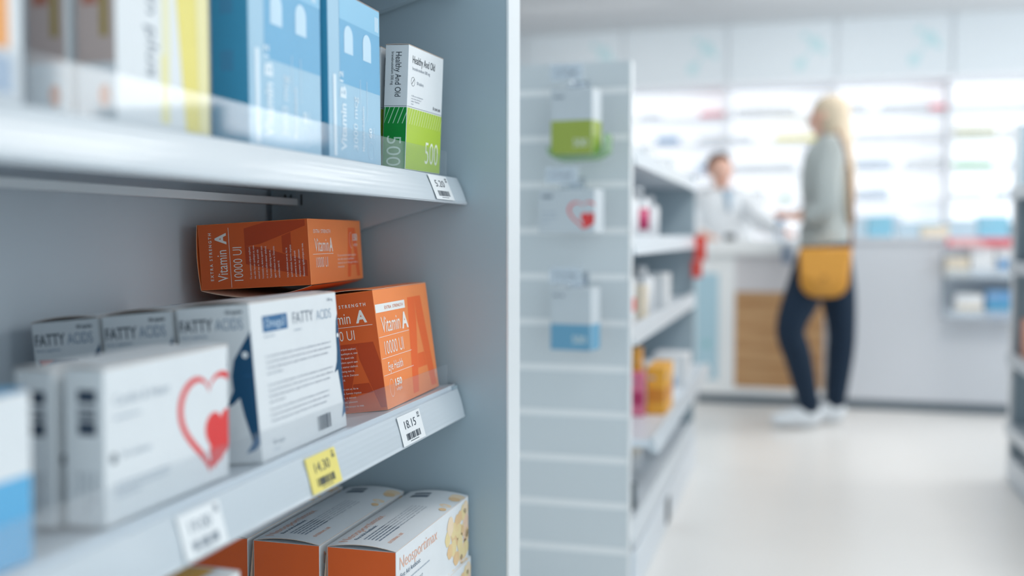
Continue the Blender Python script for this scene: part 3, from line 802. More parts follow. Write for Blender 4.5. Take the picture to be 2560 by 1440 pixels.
# ================================================================ SECOND GONDOLA (slatted end and shelves behind)
GY = 2.63
g = empty('display_gondola', (-0.9, 3.5, 0)); tag(g, 'white shop gondola with a slatted end panel, behind the foreground shelf', 'shelving unit')
def gp(name, mb): return mb.build(name, g, loc=(0.9, -3.5, 0))
SLAT = mat('grey_slatwall', (214, 220, 224), 0.5, noise=0.02, scale=5); INS_ = mat('aluminium_slat_insert', (244, 245, 246), 0.3)
TOPZ = 1.392
m = MB()
zs = [1.082 + 0.1185 * k for k in range(-9, 3)]
prev = 0.0
for z in zs:
    m.box((-1.35, GY, prev), (-0.42, GY + 0.02, z - 0.0085), SLAT, 0.001); prev = z + 0.0085
m.box((-1.35, GY, prev), (-0.42, GY + 0.02, TOPZ), SLAT, 0.001)
gp('slatted_panel', m)
for z in zs:
    m = MB(); m.box((-1.349, GY + 0.0012, z - 0.0095), (-0.421, GY + 0.017, z + 0.0095), INS_)
    gp('slat_insert', m)
m = MB(); m.box((-0.42, GY - 0.001, 0), (-0.417, GY + 0.045, TOPZ + 0.001), EDGE); gp('edge_trim', m)
FY = 4.34
m = MB(); m.box((-0.89, GY + 0.02, 0), (-0.87, FY, TOPZ), BACKP); gp('back_panel', m)
m = MB(); m.box((-0.89, FY, 0), (-0.42, FY + 0.022, 1.20), PANEL); gp('side_panel', m)
for k, z in enumerate((1.147, 0.915, 0.68, 0.15)):
    m = MB(); m.box((-0.87, GY + 0.046, z), (-0.43, FY - .001, z + 0.02), STEEL); bb = m.build('shelf_board', g, loc=(0.9, -3.5, 0))
    m = MB(); m.extr([(-0.43, z - 0.012), (-0.408 + .01 * (k > 3), z - 0.014), (-0.424, z + 0.036), (-0.43, z + 0.036)], GY + .046, FY - .001, RAILM); m.build('price_rail', bb)
m = MB(); m.box((-0.87, GY + 0.046, 0.40), (-0.37, FY - .001, 0.42), STEEL); bb = m.build('shelf_board', g, loc=(0.9, -3.5, 0))
m = MB(); m.extr([(-0.37, .388), (-0.348, .386), (-0.362, .43), (-0.37, .43)], GY + .046, FY - .001, RAILM); m.build('price_rail', bb)
m = MB(); m.box((-0.87, GY + 0.046, 0), (-0.405, FY - .001, 0.12), STEEL, 0.004); gp('base_plinth', m)
m = MB(); m.box((-0.408, 3.32, 0.02), (-0.402, 3.40, 0.10), SLOT); gp('plinth_vent', m)

# products on the gondola's slatted end
def hang_box(label, px0, px1, z0, z1, low, lowcol, red=False, group=None):
    w = px1 - px0; h = z1 - z0; d = 0.075; y = GY - 0.125
    o = empty('hanging_carton', (px0, y, z0), (0, 0, R_(-7))); m = MB()
    m.box((0, 0, 0), (w, d, h), HW, 0.0008); fr = (Vector((0, 0, 0)), X, Z, -Y); fr2 = (Vector((w, 0, 0)), Y, Z, X)
    if low:
        m.rect(fr, 0.001, 0.001, w - .001, h * low, lowcol, 1); m.rect(fr2, 0.001, 0.001, d - .001, h * low, lowcol, 1)
        m.text(fr, '500', w * .55, h * .12, h * .12, ink((226, 232, 226)), w=w * .33)
        m.lines(fr, w * .07, h * .86, w * .6, .006, 1, .005, GREY)
    else:
        heart_art(m, fr, w, k=w / 0.19); m.lines(fr, w * .06, h * .8, w * .42, .008, 1, .008, GREY, .05); m.lines(fr, w * .06, h * .45, w * .3, .012, 3, .004, LGREY)
    m.build('body', o)
    m = MB(); m.box((w * .3, d * .45, h), (w * .7, d * .55, h + .02), clear_plastic('clear_hang_tab', (.95, .97, 1), .1, .3)); m.build('hang_tab', o)
    tag(o, label, 'medicine carton', group)
    # hook with price holder
    k = empty('display_hook', (px0 + w * .5, GY, z1 + .026)); m = MB(); ch = mat('chrome', (200, 206, 212), .15, metal=1.0)
    m.cyl((0, 0.012, -.012), (0, -0.16, -.012), .0028, ch, 10); m.cyl((0, -0.16, -.012), (0, -0.168, .006), .0028, ch, 10)
    m.build('rod', k)
    m = MB(); m.box((-.02, -.002, -.03), (.02, .004, .01), ch, .001); m.build('back_plate', k)
    m = MB(); m.box((-.042, -.182, -.014), (.038, -.176, .026), clear_plastic('clear_holder', (.92, .95, .98), .12, .45), .002); m.build('price_holder', k)
    m = MB(); m.box((-.036, -.1758, -.008), (.03, -.1752, .020), mat('white_tag_paper', (240, 242, 244), .35)); f3 = (Vector((-.036, -.1759, -.008)), X, Z, -Y)
    m.text(f3, '8.40', .01, .012, .009, GREY, w=.024, layer=1); m.barcode(f3, .04, .006, .016, .014, GREY, n=6, layer=1); m.build('price_card', k)
    tag(k, 'metal hook with clear price holder above the %s' % label.split(' hanging')[0].replace('small ', ''), 'display hook', 'hooks on the slatted end')
    return o


LIME = card('lime_pack_card', (158, 174, 66)); SKY = card('sky_pack_card', (104, 162, 194)); HW = card('hanging_pack_card', (202, 209, 215))
hang_box('white and lime green carton hanging highest on the slatted end', -0.5950, -0.4880, 1.148, 1.309, 0.52, LIME, group='cartons hung on the slatted end')
hang_box('small white carton with red heart hanging on the slatted end', -0.6250, -0.4800, 0.958, 1.064, 0, None, True, group='cartons hung on the slatted end')
hang_box('white and sky blue carton hanging lowest on the slatted end', -0.5950, -0.4900, 0.668, 0.822, 0.42, SKY, group='cartons hung on the slatted end')
# clear green tray under the lime carton
m = MB(); GT = clear_plastic('green_tinted_plastic', (.55, .8, .35), .08, .25)
pr_ = [(-.004, .0), (.0, -.018), (.02, -.030), (.115, -.028), (.145, -.012), (.147, .03), (.140, .03), (.137, -.008), (.112, -.022), (.022, -.024), (.006, -.014), (.002, .0)]
vs = [(x, y, z) for y in (-.004, .075) for x, z in pr_]; n = len(pr_)
fs_ = [tuple(range(n)), tuple(range(2 * n - 1, n - 1, -1))] + [(i, i + n, (i + 1) % n + n, (i + 1) % n) for i in range(n)]
m.faces(vs, fs_, GT); o = m.build('plastic_tray', loc=(-0.600, GY - .128, 1.168 + .0)); tag(o, 'green tinted clear tray under the lime green hanging carton', 'tray')

# products on the gondola shelves
def bottle(loc, r, h, body, cap, label, group, band=None):
    o = empty('bottle', loc); m = MB()
    m.lathe([(r * .9, 0), (r, .004), (r, h * .72), (r * .85, h * .79), (r * .45, h * .84), (r * .42, h * .88)], body); m.build('body', o)
    m = MB(); m.lathe([(r * .5, h * .86), (r * .5, h * .99), (r * .46, h)], cap); m.build('cap', o)
    if band: m = MB(); m.lathe([(r * 1.01, h * .2), (r * 1.015, h * .6)], band); m.build('band_label', o)
    tag(o, label, 'bottle', group)


def pack(loc, w, d, h, mt, label, group, stripe=None, cat='carton', nm='carton', rz=0.0):
    """small carton; front faces -Y and +X both printed"""
    m = MB(); m.box((-w / 2, -d / 2, 0), (w / 2, d / 2, h), mt, min(.0015, h * .1))
    f1 = (Vector((-w / 2, -d / 2, 0)), X, Z, -Y); f2 = (Vector((w / 2, -d / 2, 0)), Y, Z, X)
    if stripe:
        for fr, W in ((f1, w), (f2, d)): m.rect(fr, W * .04, h * .25, W * .96, h * .55, stripe, 2)
    m.lines(f1, w * .12, h * .75, w * .7, h * .1, 1, h * .06, LGREY); m.lines(f2, d * .12, h * .75, d * .7, h * .1, 1, h * .06, LGREY)
    o = m.build(nm, loc=loc, rot=(0, 0, rz)); tag(o, label, cat, group); return o


CW = mat('white_plastic', (236, 238, 242), .3); PINK = card('pink_card', (238, 130, 160)); AMB = card('amber_card', (240, 176, 60)); MAG = card('magenta_card', (198, 60, 110)); CREAM = card('cream_card', (228, 216, 196)); BLU = card('steel_blue_card', (110, 160, 206))
bottle((-0.52, 2.86, 0.935), .045, .17, CW, CW, 'white bottle nearest the slatted end on the gondola shelf at eye level', 'white bottles on the gondola shelf', MAG)
bottle((-0.50, 3.06, 0.935), .04, .16, CW, CW, 'white bottle second from the slatted end, at eye level', 'white bottles on the gondola shelf')
bottle((-0.50, 3.28, 0.935), .04, .17, CW, CW, 'white bottle third from the slatted end, with magenta band', 'white bottles on the gondola shelf', MAG)
bottle((-0.50, 3.55, 0.935), .035, .15, CW, CW, 'white bottle fourth from the slatted end, at eye level', 'white bottles on the gondola shelf')
pack((-0.52, 2.95, 0.70), .12, .12, .13, WHITE, 'white carton with red band on the third gondola shelf', 'cartons on the gondola shelves', RED)
pack((-0.50, 3.14, 0.70), .10, .12, .10, CREAM, 'cream carton on the third gondola shelf', 'cartons on the gondola shelves')
bottle((-0.50, 3.38, 0.70), .04, .15, CW, CW, 'white bottle on the third gondola shelf', 'white bottles lower on the gondola')
pack((-0.49, 3.62, 0.70), .10, .14, .12, WHITE, 'white carton at the far end of the third gondola shelf', 'cartons on the gondola shelves')
pack((-0.50, 3.14, 0.42), .075, .10, .19, AMB, 'yellow-orange carton behind the pink one on the fourth gondola shelf', 'cartons on the gondola shelves')
pack((-0.462, 3.04, 0.4200), .05, .03, .13, PINK, 'pink carton on the fourth gondola shelf by the slatted end', 'cartons on the gondola shelves', MAG)
pack((-0.408, 3.17, 0.42), .055, .20, .14, AMB, 'large amber carton jutting out on the fourth gondola shelf', 'cartons on the gondola shelves', ink((214, 140, 44)))
pack((-0.46, 3.45, 0.42), .12, .16, .11, WHITE, 'white carton right behind the large amber one', 'cartons on the gondola shelves', BLU)
pack((-0.44, 3.75, 0.42), .12, .16, .11, WHITE, 'white carton at the far end of the fourth gondola shelf', 'cartons on the gondola shelves')
for i, (yy, st, lb) in enumerate(((2.85, BLU, 'white carton with blue band on the bottom gondola shelf'), (3.12, None, 'plain white carton on the bottom gondola shelf'), (3.5, CREAM, 'white carton with cream band on the bottom gondola shelf'))):
    pack((-0.60, yy, 0.17), .16, .2, .17, WHITE, lb, 'cartons on the gondola shelves', st)
for i, (yy, hh) in enumerate(((3.0, .05), (3.3, .06), (3.65, .05), (3.95, .07))):
    pack((-0.52, yy, 1.167), .12, .2, hh, WHITE, 'flat white carton on the top gondola shelf, %s from the slatted end' % ['first', 'second', 'third', 'fourth'][i], 'flat cartons on the top gondola shelf', BLU if i == 1 else None)
pack((-0.475, 2.93, 0.17), .06, .05, .07, card('dark_gap_shade', (58, 84, 94)), 'small dark block standing for the shaded gap at the bottom gondola shelf', 'cartons on the gondola shelves')  # dark block added in place of the shaded opening above the base
# red shelf talker
t = empty('promotion_flag', (-0.405, FY - .03, 0.80)); m = MB(); RP = mat('red_plastic', (226, 78, 66), .4)
m.box((-.012, -.004, .05), (.034, .004, .15), RP, .001); m.build('upper_flag', t)
m = MB(); m.box((-.022, -.004, -.02), (.018, .004, .048), RP, .001); m.build('lower_flag', t)
m = MB(); m.cyl((-.012, .006, -.02), (-.004, .006, .15), .003, CW, 8); m.build('stem', t)
tag(t, 'red promotion flag sticking out at the far end of the gondola', 'sign')

# ================================================================ COUNTER
CYF = 5.95
CWH = mat('white_counter_top', (240, 242, 243), .35); CG = mat('pale_grey_counter_panel', (206, 210, 217), .4, noise=.015, scale=2); KICK = mat('grey_plinth', (128, 140, 150), .5)


def wood():
    m = bpy.data.materials.new('oak_veneer'); m.use_nodes = True; nt = m.node_tree; b = nt.nodes['Principled BSDF']
    tc = nt.nodes.new('ShaderNodeTexCoord'); mp = nt.nodes.new('ShaderNodeMapping'); mp.inputs['Scale'].default_value = (1.2, 8, 14)
    n = nt.nodes.new('ShaderNodeTexNoise'); n.inputs['Scale'].default_value = 2.2; n.inputs['Detail'].default_value = 6
    r = nt.nodes.new('ShaderNodeValToRGB'); r.color_ramp.elements[0].position = .35; r.color_ramp.elements[1].position = .7
    r.color_ramp.elements[0].color = (*srgb((176, 130, 84)), 1); r.color_ramp.elements[1].color = (*srgb((206, 164, 118)), 1)
    nt.links.new(tc.outputs['Object'], mp.inputs[0]); nt.links.new(mp.outputs[0], n.inputs['Vector']); nt.links.new(n.outputs['Fac'], r.inputs[0])
    nt.links.new(r.outputs[0], b.inputs['Base Color']); b.inputs['Roughness'].default_value = .45
    return m


WOOD = wood(); MATS['oak_veneer'] = WOOD
k = empty('service_counter', (-0.22, CYF + .3, 0)); tag(k, 'white service counter with a recessed oak front, behind the gondola end', 'counter')
def kp(name, mb): return mb.build(name, k, loc=(0.22, -CYF - .3, 0))
m = MB(); m.box((-0.60, CYF - .03, 0.845), (0.14, CYF + .62, 0.925), CWH, .006); kp('worktop', m)
m = MB(); m.box((-0.58, CYF, 0.06), (-0.35, CYF + .6, 0.845), CWH); m.box((-.35, CYF, .06), (.13, CYF + .6, .10), CWH); kp('cabinet_body', m)
m = MB(); m.box((-0.35, CYF + .004, 0.64), (0.13, CYF + .6, 0.845), mat('warm_grey_panel', (214, 211, 214), .4)); kp('upper_front', m)
m = MB(); m.box((-0.35, CYF + .012, 0.10), (0.13, CYF + .03, 0.64), WOOD); kp('oak_panel', m)
m = MB(); m.box((-0.56, CYF + .05, 0), (0.13, CYF + .55, 0.06), KICK); kp('plinth', m)
k2 = empty('service_counter', (0.95, CYF + .3, 0)); tag(k2, 'long pale grey service counter behind the customer', 'counter')
def kq(name, mb): return mb.build(name, k2, loc=(-0.95, -CYF - .3, 0))
m = MB(); m.box((0.145, CYF, 0.06), (2.2, CYF + .6, 0.915), CG, .002); kq('front_panel', m)
m = MB(); m.box((0.145, CYF - .012, 0.915), (2.2, CYF + .62, 0.945), CG, .003); kq('worktop', m)
m = MB(); m.box((0.16, CYF + .05, 0), (2.2, CYF + .55, 0.06), KICK); kq('plinth', m)
# light blue poster on the counter's left front
m = MB(); m.box((0, 0, 0), (.125, .004, .60), mat('light_blue_poster', (176, 208, 222), .4)); fr = (Vector((0, 0, 0)), X, Z, -Y)
TD = ink((150, 200, 206)); m.pr(fr, [(.06 + .022 * math.cos(i * math.pi / 8), .2 + .022 * math.sin(i * math.pi / 8)) for i in range(16)], TD, 1)
o = m.build('poster', loc=(-0.565, CYF - .005, 0.14)); tag(o, 'narrow light blue poster on the left front of the counter', 'poster')

# things on the counter
t = empty('payment_terminal', (-0.385, CYF + .10, 0.925)); BLK = mat('black_plastic', (34, 44, 56), .35)
m = MB(); m.box((-.03, -.05, 0), (.03, .06, .035), BLK, .006); m.build('body', t)
m = MB(); m.box((-.022, .01, .035), (.022, .05, .037), mat('terminal_screen', (90, 110, 120), .2)); m.build('screen', t)
tag(t, 'small black payment terminal on the left counter top', 'payment terminal')
t = empty('sanitizer_bottle', (-0.108, CYF + .06, 0.925)); m = MB(); CL = clear_plastic('clear_gel', (.86, .92, .97), .1, .35)
m.lathe([(.028, 0), (.030, .004), (.030, .085), (.014, .10), (.012, .108)], CL); m.build('body', t)
m = MB(); m.lathe([(.022, .1), (.022, .128), (.018, .13)], mat('blue_cap', (96, 146, 190), .4)); m.build('cap', t)
tag(t, 'clear bottle with a blue cap on the counter before the customer', 'bottle')
ac = mat('blue_grey_holder', (122, 138, 160), .4); t = empty('card_holder', (-0.07, CYF - .036, 0.80)); m = MB(); m.box((-.025, -.02, 0), (.025, .0, .10), ac, .004); m.build('pocket', t)
m = MB(); m.box((-.018, -.012, .07), (.018, -.008, .125), WHITE); m.build('leaflet', t); tag(t, 'grey-blue leaflet holder fixed on the counter front by the customer', 'leaflet holder')
CYB = card('cyan_card', (140, 198, 222)); PB = card('pale_blue_card', (190, 212, 226))
for i, (xx, ww, hh, mt) in enumerate(((.30, .10, .10, PB), (.42, .13, .115, CYB), (.56, .12, .08, PB), (.70, .14, .06, CREAM), (.84, .14, .09, PB), (.99, .15, .11, CYB), (1.14, .12, .08, PB))):
    pack((xx, CYF + .12, .945), ww, .1, hh, mt, ['pale blue carton on the grey counter, nearest the customer', 'cyan carton on the grey counter, second from the customer', 'low pale blue carton on the grey counter, third from the customer',
         'cream carton lying on the grey counter', 'pale blue carton right of the cream one on the grey counter', 'cyan carton on the grey counter above the display rack', 'pale blue carton at the right end of the counter row'][i], 'cartons along the grey counter top', None)
# rack on the counter front
t = empty('display_rack', (0.90, CYF - .08, 0.52)); m = MB()
AC = clear_plastic('frosted_acrylic', (.92, .95, .98), .1, .35)
for z in (0.0, 0.21):
    m.box((-.17, -.07, z), (.30, .078, z + .008), AC); m.box((-.17, -.074, z), (.30, -.07, z + .05), AC)
m.build('tray', t); m = MB(); m.box((-.17, .072, 0), (.30, .078, .39), AC); m.build('back_plate', t)
tag(t, 'clear two-tier display rack fixed on the front of the grey counter', 'display rack')
for i, (xx, z, ww, hh, mt, st) in enumerate(((-.11, .218, .11, .10, CREAM, None), (.01, .218, .11, .17, WHITE, None), (.13, .218, .11, .17, WHITE, BLU), (.24, .218, .1, .15, WHITE, RED), (-.05, .008, .13, .12, WHITE, CREAM), (.09, .008, .12, .14, BLU, TEAL), (.22, .008, .12, .15, PB, BLU))):
    o = pack((.90 + xx, CYF - .08, .52 + z), ww, .11, hh, mt, ['cream carton at the left of the rack\'s upper tier', 'white carton second in the rack\'s upper tier', 'white carton with blue band in the rack\'s upper tier', 'white carton with red band at the right of the rack\'s upper tier',
             'white carton with cream band in the rack\'s lower tier', 'blue carton in the middle of the rack\'s lower tier', 'pale blue carton at the right of the rack\'s lower tier'][i], 'cartons in the counter rack', st)
m = MB(); m.box((-.17, 0, 0), (.30, .004, .045), mat('red_header_card', (220, 110, 120), .5)); m.pr((Vector((-.17, 0, 0)), X, Z, -Y), [(.02, .004), (.2, .004), (.14, .04), (.02, .04)], ink((236, 190, 192)), 1)
o = m.build('header_card', loc=(.90, CYF - .158, .895)); tag(o, 'red header card across the top of the counter rack', 'sign')

# ================================================================ BACK WALL SHELVING
wb = empty('wall_shelving', (0.25, WY - .2, 0)); tag(wb, 'wide brightly backlit white wall shelving behind the counter', 'wall shelving')
def wp_(name, mb): return mb.build(name, wb, loc=(-0.25, -WY + .2, 0))
LIT = mat('backlit_white_panel', (250, 252, 255), .6, emit=0.55)
WS = mat('white_wall_shelf', (232, 235, 240), .5)
posts = [-3.25, -2.37, -1.49, -.61, .27, 1.15, 2.03, 2.9]
for a, b_ in zip(posts[:-1], posts[1:]):
    m = MB(); m.box((a + .02, WY - .03, 0.86), (b_ - .02, WY - .015, 2.20), LIT); wp_('lit_panel', m)
for a in posts: m = MB(); m.box((a - .02, WY - .33, 0), (a + .02, WY - .015, 2.22), WS); wp_('upright', m)
SZ = (1.97, 1.745, 1.50, 1.25, 1.0)
for a, b_ in zip(posts[:-1], posts[1:]):
    for z in SZ: m = MB(); m.box((a + .02, WY - .30, z - .012), (b_ - .02, WY - .03, z), WS); wp_('shelf_board', m)
    m = MB(); m.box((a + .02, WY - .33, 0), (b_ - .02, WY - .03, .86), CG); wp_('lower_cabinet', m)
# header with frosted panels
HB = mat('pale_blue_header_panel', (216, 224, 230), .45, emit=0.0)
DOT = ink((184, 216, 222))
for a, b_ in zip(posts[:-1], posts[1:]):
    m = MB(); m.box((a + .010, WY - .36, 2.235), (b_ - .010, WY - .34, CZ - .002), HB); fr = (Vector((a + .010, WY - .36, 2.235)), X, Z, -Y)
    for cx, cy, r in ((.58, .13, .045), (.70, .30, .05), (.62, .36, .03), (.76, .24, .03)):
        m.pr(fr, [(cx + r * math.cos(i * math.pi / 8), cy + r * math.sin(i * math.pi / 8)) for i in range(16)], DOT, 2)
    m.pr(fr, [(.575, .13), (.59, .12), (.71, .30), (.695, .305)], DOT, 3)
    wp_('header_panel', m)
m = MB(); m.box((-3.27, WY - .338, 2.236), (2.92, WY - .30, CZ - .001), WS); wp_('header_backing', m)
m = MB(); m.box((-3.27, WY - .365, 2.205), (2.92, WY - .02, 2.235), WS); wp_('header_ledge', m)

# goods on the wall shelves: (x0, x1, shelf, height, colour)
GREYC = card('grey_goods', (218, 223, 228)); G2 = card('light_goods', (230, 233, 236)); REDC = card('red_goods', (238, 84, 104)); YC = card('yellow_goods', (238, 226, 120)); BC = card('blue_goods', (150, 184, 220)); GC_ = card('green_goods', (110, 186, 136)); TC = card('olive_goods', (206, 208, 186)); PC = card('pale_blue_goods', (204, 216, 230))
runs = [(-.85, -.63, 0, .035, REDC), (-.55, -.05, 0, .075, G2), (-1.36, -1.18, 0, .035, GREYC), (-.86, -.64, 1, .045, GREYC), (-.59, -.40, 1, .05, GREYC), (-.23, .13, 1, .040, YC), (-1.22, -1.02, 1, .06, BC),
        (-.86, -.66, 2, .060, BC), (-.57, -.05, 2, .060, GREYC), (.34, .52, 0, .08, G2), (.62, .86, 0, .06, GREYC), (.86, 1.00, 0, .06, GREYC), (.98, 1.12, 0, .04, REDC), (.42, 1.10, 1, .05, G2), (1.19, 1.50, 1, .075, TC), (1.55, 1.75, 1, .06, G2), (1.83, 2.0, 1, .07, PC),
        (1.18, 2.00, 0, .03, GREYC), (.40, .72, 2, .085, PC), (.82, 1.10, 2, .085, GREYC), (1.18, 1.48, 2, .045, GC_), (1.60, 1.72, 2, .05, PC), (.40, .70, 3, .09, PC), (1.18, 1.42, 3, .05, GREYC), (1.5, 1.9, 3, .06, PC),
        (-.57, -.30, 3, .09, G2), (-.16, -.1, 3, .05, GC_), (.30, .80, 4, .12, PC), (.85, 1.10, 4, .06, CYB), (1.20, 1.60, 4, .05, CYB), (-.85, -.65, 3, .08, PC), (-.55, -.2, 4, .1, G2), (-1.30, -1.05, 2, .07, G2), (-1.40, -.92, 3, .08, G2), (-2.2, -1.7, 0, .07, GREYC), (-2.2, -1.6, 1, .07, G2)]
CN = {REDC.name: 'red', G2.name: 'pale grey', GREYC.name: 'grey', YC.name: 'yellow', BC.name: 'blue', GC_.name: 'green', TC.name: 'olive', PC.name: 'pale blue', CYB.name: 'cyan'}
SN = ['top', 'second', 'third', 'fourth', 'lowest']; rr = random.Random(3)
BAYN = {0: 'far left', 1: 'left', 2: 'first visible', 3: 'behind the pharmacist', 4: 'behind the customer', 5: 'right', 6: 'far right'}
for (a, b_, si, hh, mt) in runs:
    n = max(1, int(round((b_ - a) / .17))); st = (b_ - a) / n
    bay = sum(1 for p_ in posts if p_ < a) - 1
    for i in range(n):
        x = a + st * (i + .5); h2 = hh * rr.uniform(.92, 1.06) if n > 1 else hh
        pos = '' if n == 1 else (', %s from left' % ['first', 'second', 'third', 'fourth', 'fifth', 'sixth'][i])
        where = ['far left bay', 'left bay', 'bay above the gondola', 'bay left of the customer', 'bay behind the customer', 'right bay', 'far right bay'][bay]
        pack((x, WY - .22, SZ[si]), st - .004, .12, h2, mt, '%s carton, %s wall shelf, %s%s' % (CN[mt.name], SN[si], where, pos), 'goods on the wall shelves')

# ================================================================ RIGHT GONDOLA (cut by the frame)
rg = empty('display_gondola', (1.1, 3.5, 0)); tag(rg, 'white gondola cut by the right border of the photo', 'shelving unit')
def rp(name, mb): return mb.build(name, rg, loc=(-1.1, -3.5, 0))
m = MB(); m.box((0.80, 4.36, 0), (1.25, 4.40, 1.375), PANEL); rp('side_panel', m)
m = MB(); m.box((0.79, 4.355, 0), (0.80, 4.405, 1.376), EDGE); rp('edge_banding', m)
m = MB(); m.box((1.24, 3.0, 0), (1.26, 4.36, 1.375), BACKP); rp('back_panel', m)
m = MB(); m.box((0.80, 3.0, 0), (1.25, 3.03, 1.375), PANEL); rp('side_panel', m)
for z in (0.20, 0.47, 0.82, 1.1):
    m = MB(); m.box((0.80, 3.03, z), (1.24, 4.36, z + .02), STEEL); bb = m.build('shelf_board', rg, loc=(-1.1, -3.5, 0))
    m = MB(); m.box((0.77, 3.03, z - .012), (0.799, 4.352, z + .034), RAILM, .002); m.build('price_rail', bb)
m = MB(); m.box((0.79, 3.03, 0), (1.24, 4.36, .1), STEEL); rp('plinth', m)
pack((0.86, 4.22, .49), .10, .14, .15, card('salmon_card', (232, 160, 130)), 'salmon carton on the right gondola, at the photo border', None)

# ================================================================ PEOPLE
def skin_mesh(nodes, edges, root=0, sub=2):
    me = bpy.data.meshes.new('s'); me.from_pydata([n[0] for n in nodes], edges, [])
    o = bpy.data.objects.new('s', me); COL.objects.link(o)
    md = o.modifiers.new('skin', 'SKIN'); md.use_smooth_shade = True
    for i, n in enumerate(nodes):
        r = n[1]; me.skin_vertices[0].data[i].radius = r if isinstance(r, tuple) else (r, r)
        me.skin_vertices[0].data[i].use_root = (i == root)
    ss = o.modifiers.new('sub', 'SUBSURF'); ss.levels = sub; ss.render_levels = sub
    dg = bpy.context.evaluated_depsgraph_get(); out = bpy.data.meshes.new_from_object(o.evaluated_get(dg))
    bpy.data.objects.remove(o)
    return out


def mesh_child(name, me, m, parent, smooth=True):
    me.materials.clear(); me.materials.append(m)
    for p in me.polygons: p.use_smooth = smooth; p.material_index = 0
    o = bpy.data.objects.new(name, me); COL.objects.link(o); o.parent = parent; me.name = name
    return o


def loft(mb, pts, m, seg=20, sub=4, axes=None):
    """smooth tube through (centre, (ra, rb)) stations; axes fixes the ring plane (a, b)"""
    P = [(Vector(p), (r if isinstance(r, tuple) else (r, r))) for p, r in pts]; S = []
    for i in range(len(P) - 1):
        p0 = P[max(i - 1, 0)]; p1 = P[i]; p2 = P[i + 1]; p3 = P[min(i + 2, len(P) - 1)]
        for k in range(sub):
            t = k / sub; f = lambda a, b, c, d: 0.5 * ((2 * b) + (c - a) * t + (2 * a - 5 * b + 4 * c - d) * t * t + (3 * b - a - 3 * c + d) * t ** 3)
            S.append((f(p0[0], p1[0], p2[0], p3[0]), tuple(f(p0[1][q], p1[1][q], p2[1][q], p3[1][q]) for q in (0, 1))))
    S.append(P[-1]); vs = []; fs = []
    for i, (c, r) in enumerate(S):
        if axes: a, b = axes
        else:
            d = (S[min(i + 1, len(S) - 1)][0] - S[max(i - 1, 0)][0]).normalized(); a = d.cross(Vector((0.2, 1, 0.1))).normalized(); b = d.cross(a)
        for k in range(seg):
            q = 2 * math.pi * k / seg; vs.append(c + a * r[0] * math.cos(q) + b * r[1] * math.sin(q))
    for i in range(len(S) - 1):
        for k in range(seg): fs.append((i * seg + k, i * seg + (k + 1) % seg, (i + 1) * seg + (k + 1) % seg, (i + 1) * seg + k))
    fs += [tuple(range(seg))[::-1], tuple((len(S) - 1) * seg + k for k in range(seg))]
    mb.faces(vs, fs, m, True)


def head_nodes(c, fwd, r=.075):
    """chin, mid, crown chain returned from the neck upwards"""
    c = Vector(c); f = Vector(fwd).normalized()
    return [(c - Z * .095 + f * .012, .048), (c - Z * .045 + f * .022, .066), (c + Z * .02 + f * .004, .080), (c + Z * .075 - f * .008, .058)]


def face_bits(c, fwd, parent, hairmat):
    c = Vector(c); f = Vector(fwd).normalized(); s = f.cross(Z).normalized()
    SK = MATS['skin']
    for sd in (-1, 1):
        m = MB(); b = bmesh.new(); bmesh.ops.create_uvsphere(b, u_segments=12, v_segments=8, radius=.011)
        for v in b.verts: v.co += c + f * .072 + s * sd * .029 - Z * .002
        m.bm(b, mat('eye', (240, 240, 240), .2), True)
        b = bmesh.new(); bmesh.ops.create_uvsphere(b, u_segments=10, v_segments=6, radius=.006)
        for v in b.verts: v.co += c + f * .0790 + s * sd * .029 - Z * .002
        m.bm(b, mat('iris', (60, 70, 80), .2), True); m.build('eye', parent)
        m = MB(); b = bmesh.new(); bmesh.ops.create_uvsphere(b, u_segments=12, v_segments=8, radius=.026)
        for v in b.verts: v.co = Vector((v.co.x * .5, v.co.y * .5, v.co.z)) + c + s * sd * .080 - Z * .012
        m.bm(b, SK, True); m.build('ear', parent)
    m = MB(); b = bmesh.new(); bmesh.ops.create_cone(b, cap_ends=True, segments=10, radius1=.013, radius2=.006, depth=.036)
    q = Vector((0, 0, 1)).rotation_difference((Z * 1 - f * .35).normalized())
    for v in b.verts: v.co = q @ v.co + c + f * .083 - Z * .026
    m.bm(b, SK, True); m.build('nose', parent)
    m = MB(); b = bmesh.new(); bmesh.ops.create_uvsphere(b, u_segments=12, v_segments=6, radius=.022)
    for v in b.verts: v.co = s * v.co.x + f * v.co.y * .35 + Z * v.co.z * .28 + c + f * .079 - Z * .058
    m.bm(b, mat('lips', (190, 110, 104), .4), True); m.build('mouth', parent)


def hand_mesh(mb_nodes, mb_edges, wrist_i, wrist, d, side, curl=.25, s=1.0):
    """adds a palm, four unequal fingers and a thumb to a skin skeleton"""
    d = Vector(d).normalized(); side = Vector(side).normalized(); up = d.cross(side)
    w = Vector(wrist)
    def add(p, r, j):
        mb_nodes.append((tuple(p), r)); mb_edges.append((j, len(mb_nodes) - 1)); return len(mb_nodes) - 1
    palm = add(w + d * .045 * s, (.030 * s, .014 * s), wrist_i)
    for i, (off, L) in enumerate(((-.027, .066), (-.009, .076), (.009, .072), (.027, .056))):
        k = add(w + (d * .082 + side * off) * s, .0085 * s, palm)
        k = add(w + (d * (.082 + L * .5) + side * off * 1.1 - up * curl * .02) * s, .0080 * s, k)
        add(w + (d * (.082 + L * .9) + side * off * 1.1 - up * curl * .06) * s, .0070 * s, k)
    k = add(w + (d * .035 - side * .038) * s, .0100 * s, palm)
    add(w + (d * .078 - side * .052 - up * .012) * s, .0085 * s, k)


SKIN = mat('skin', (226, 178, 158), .5)
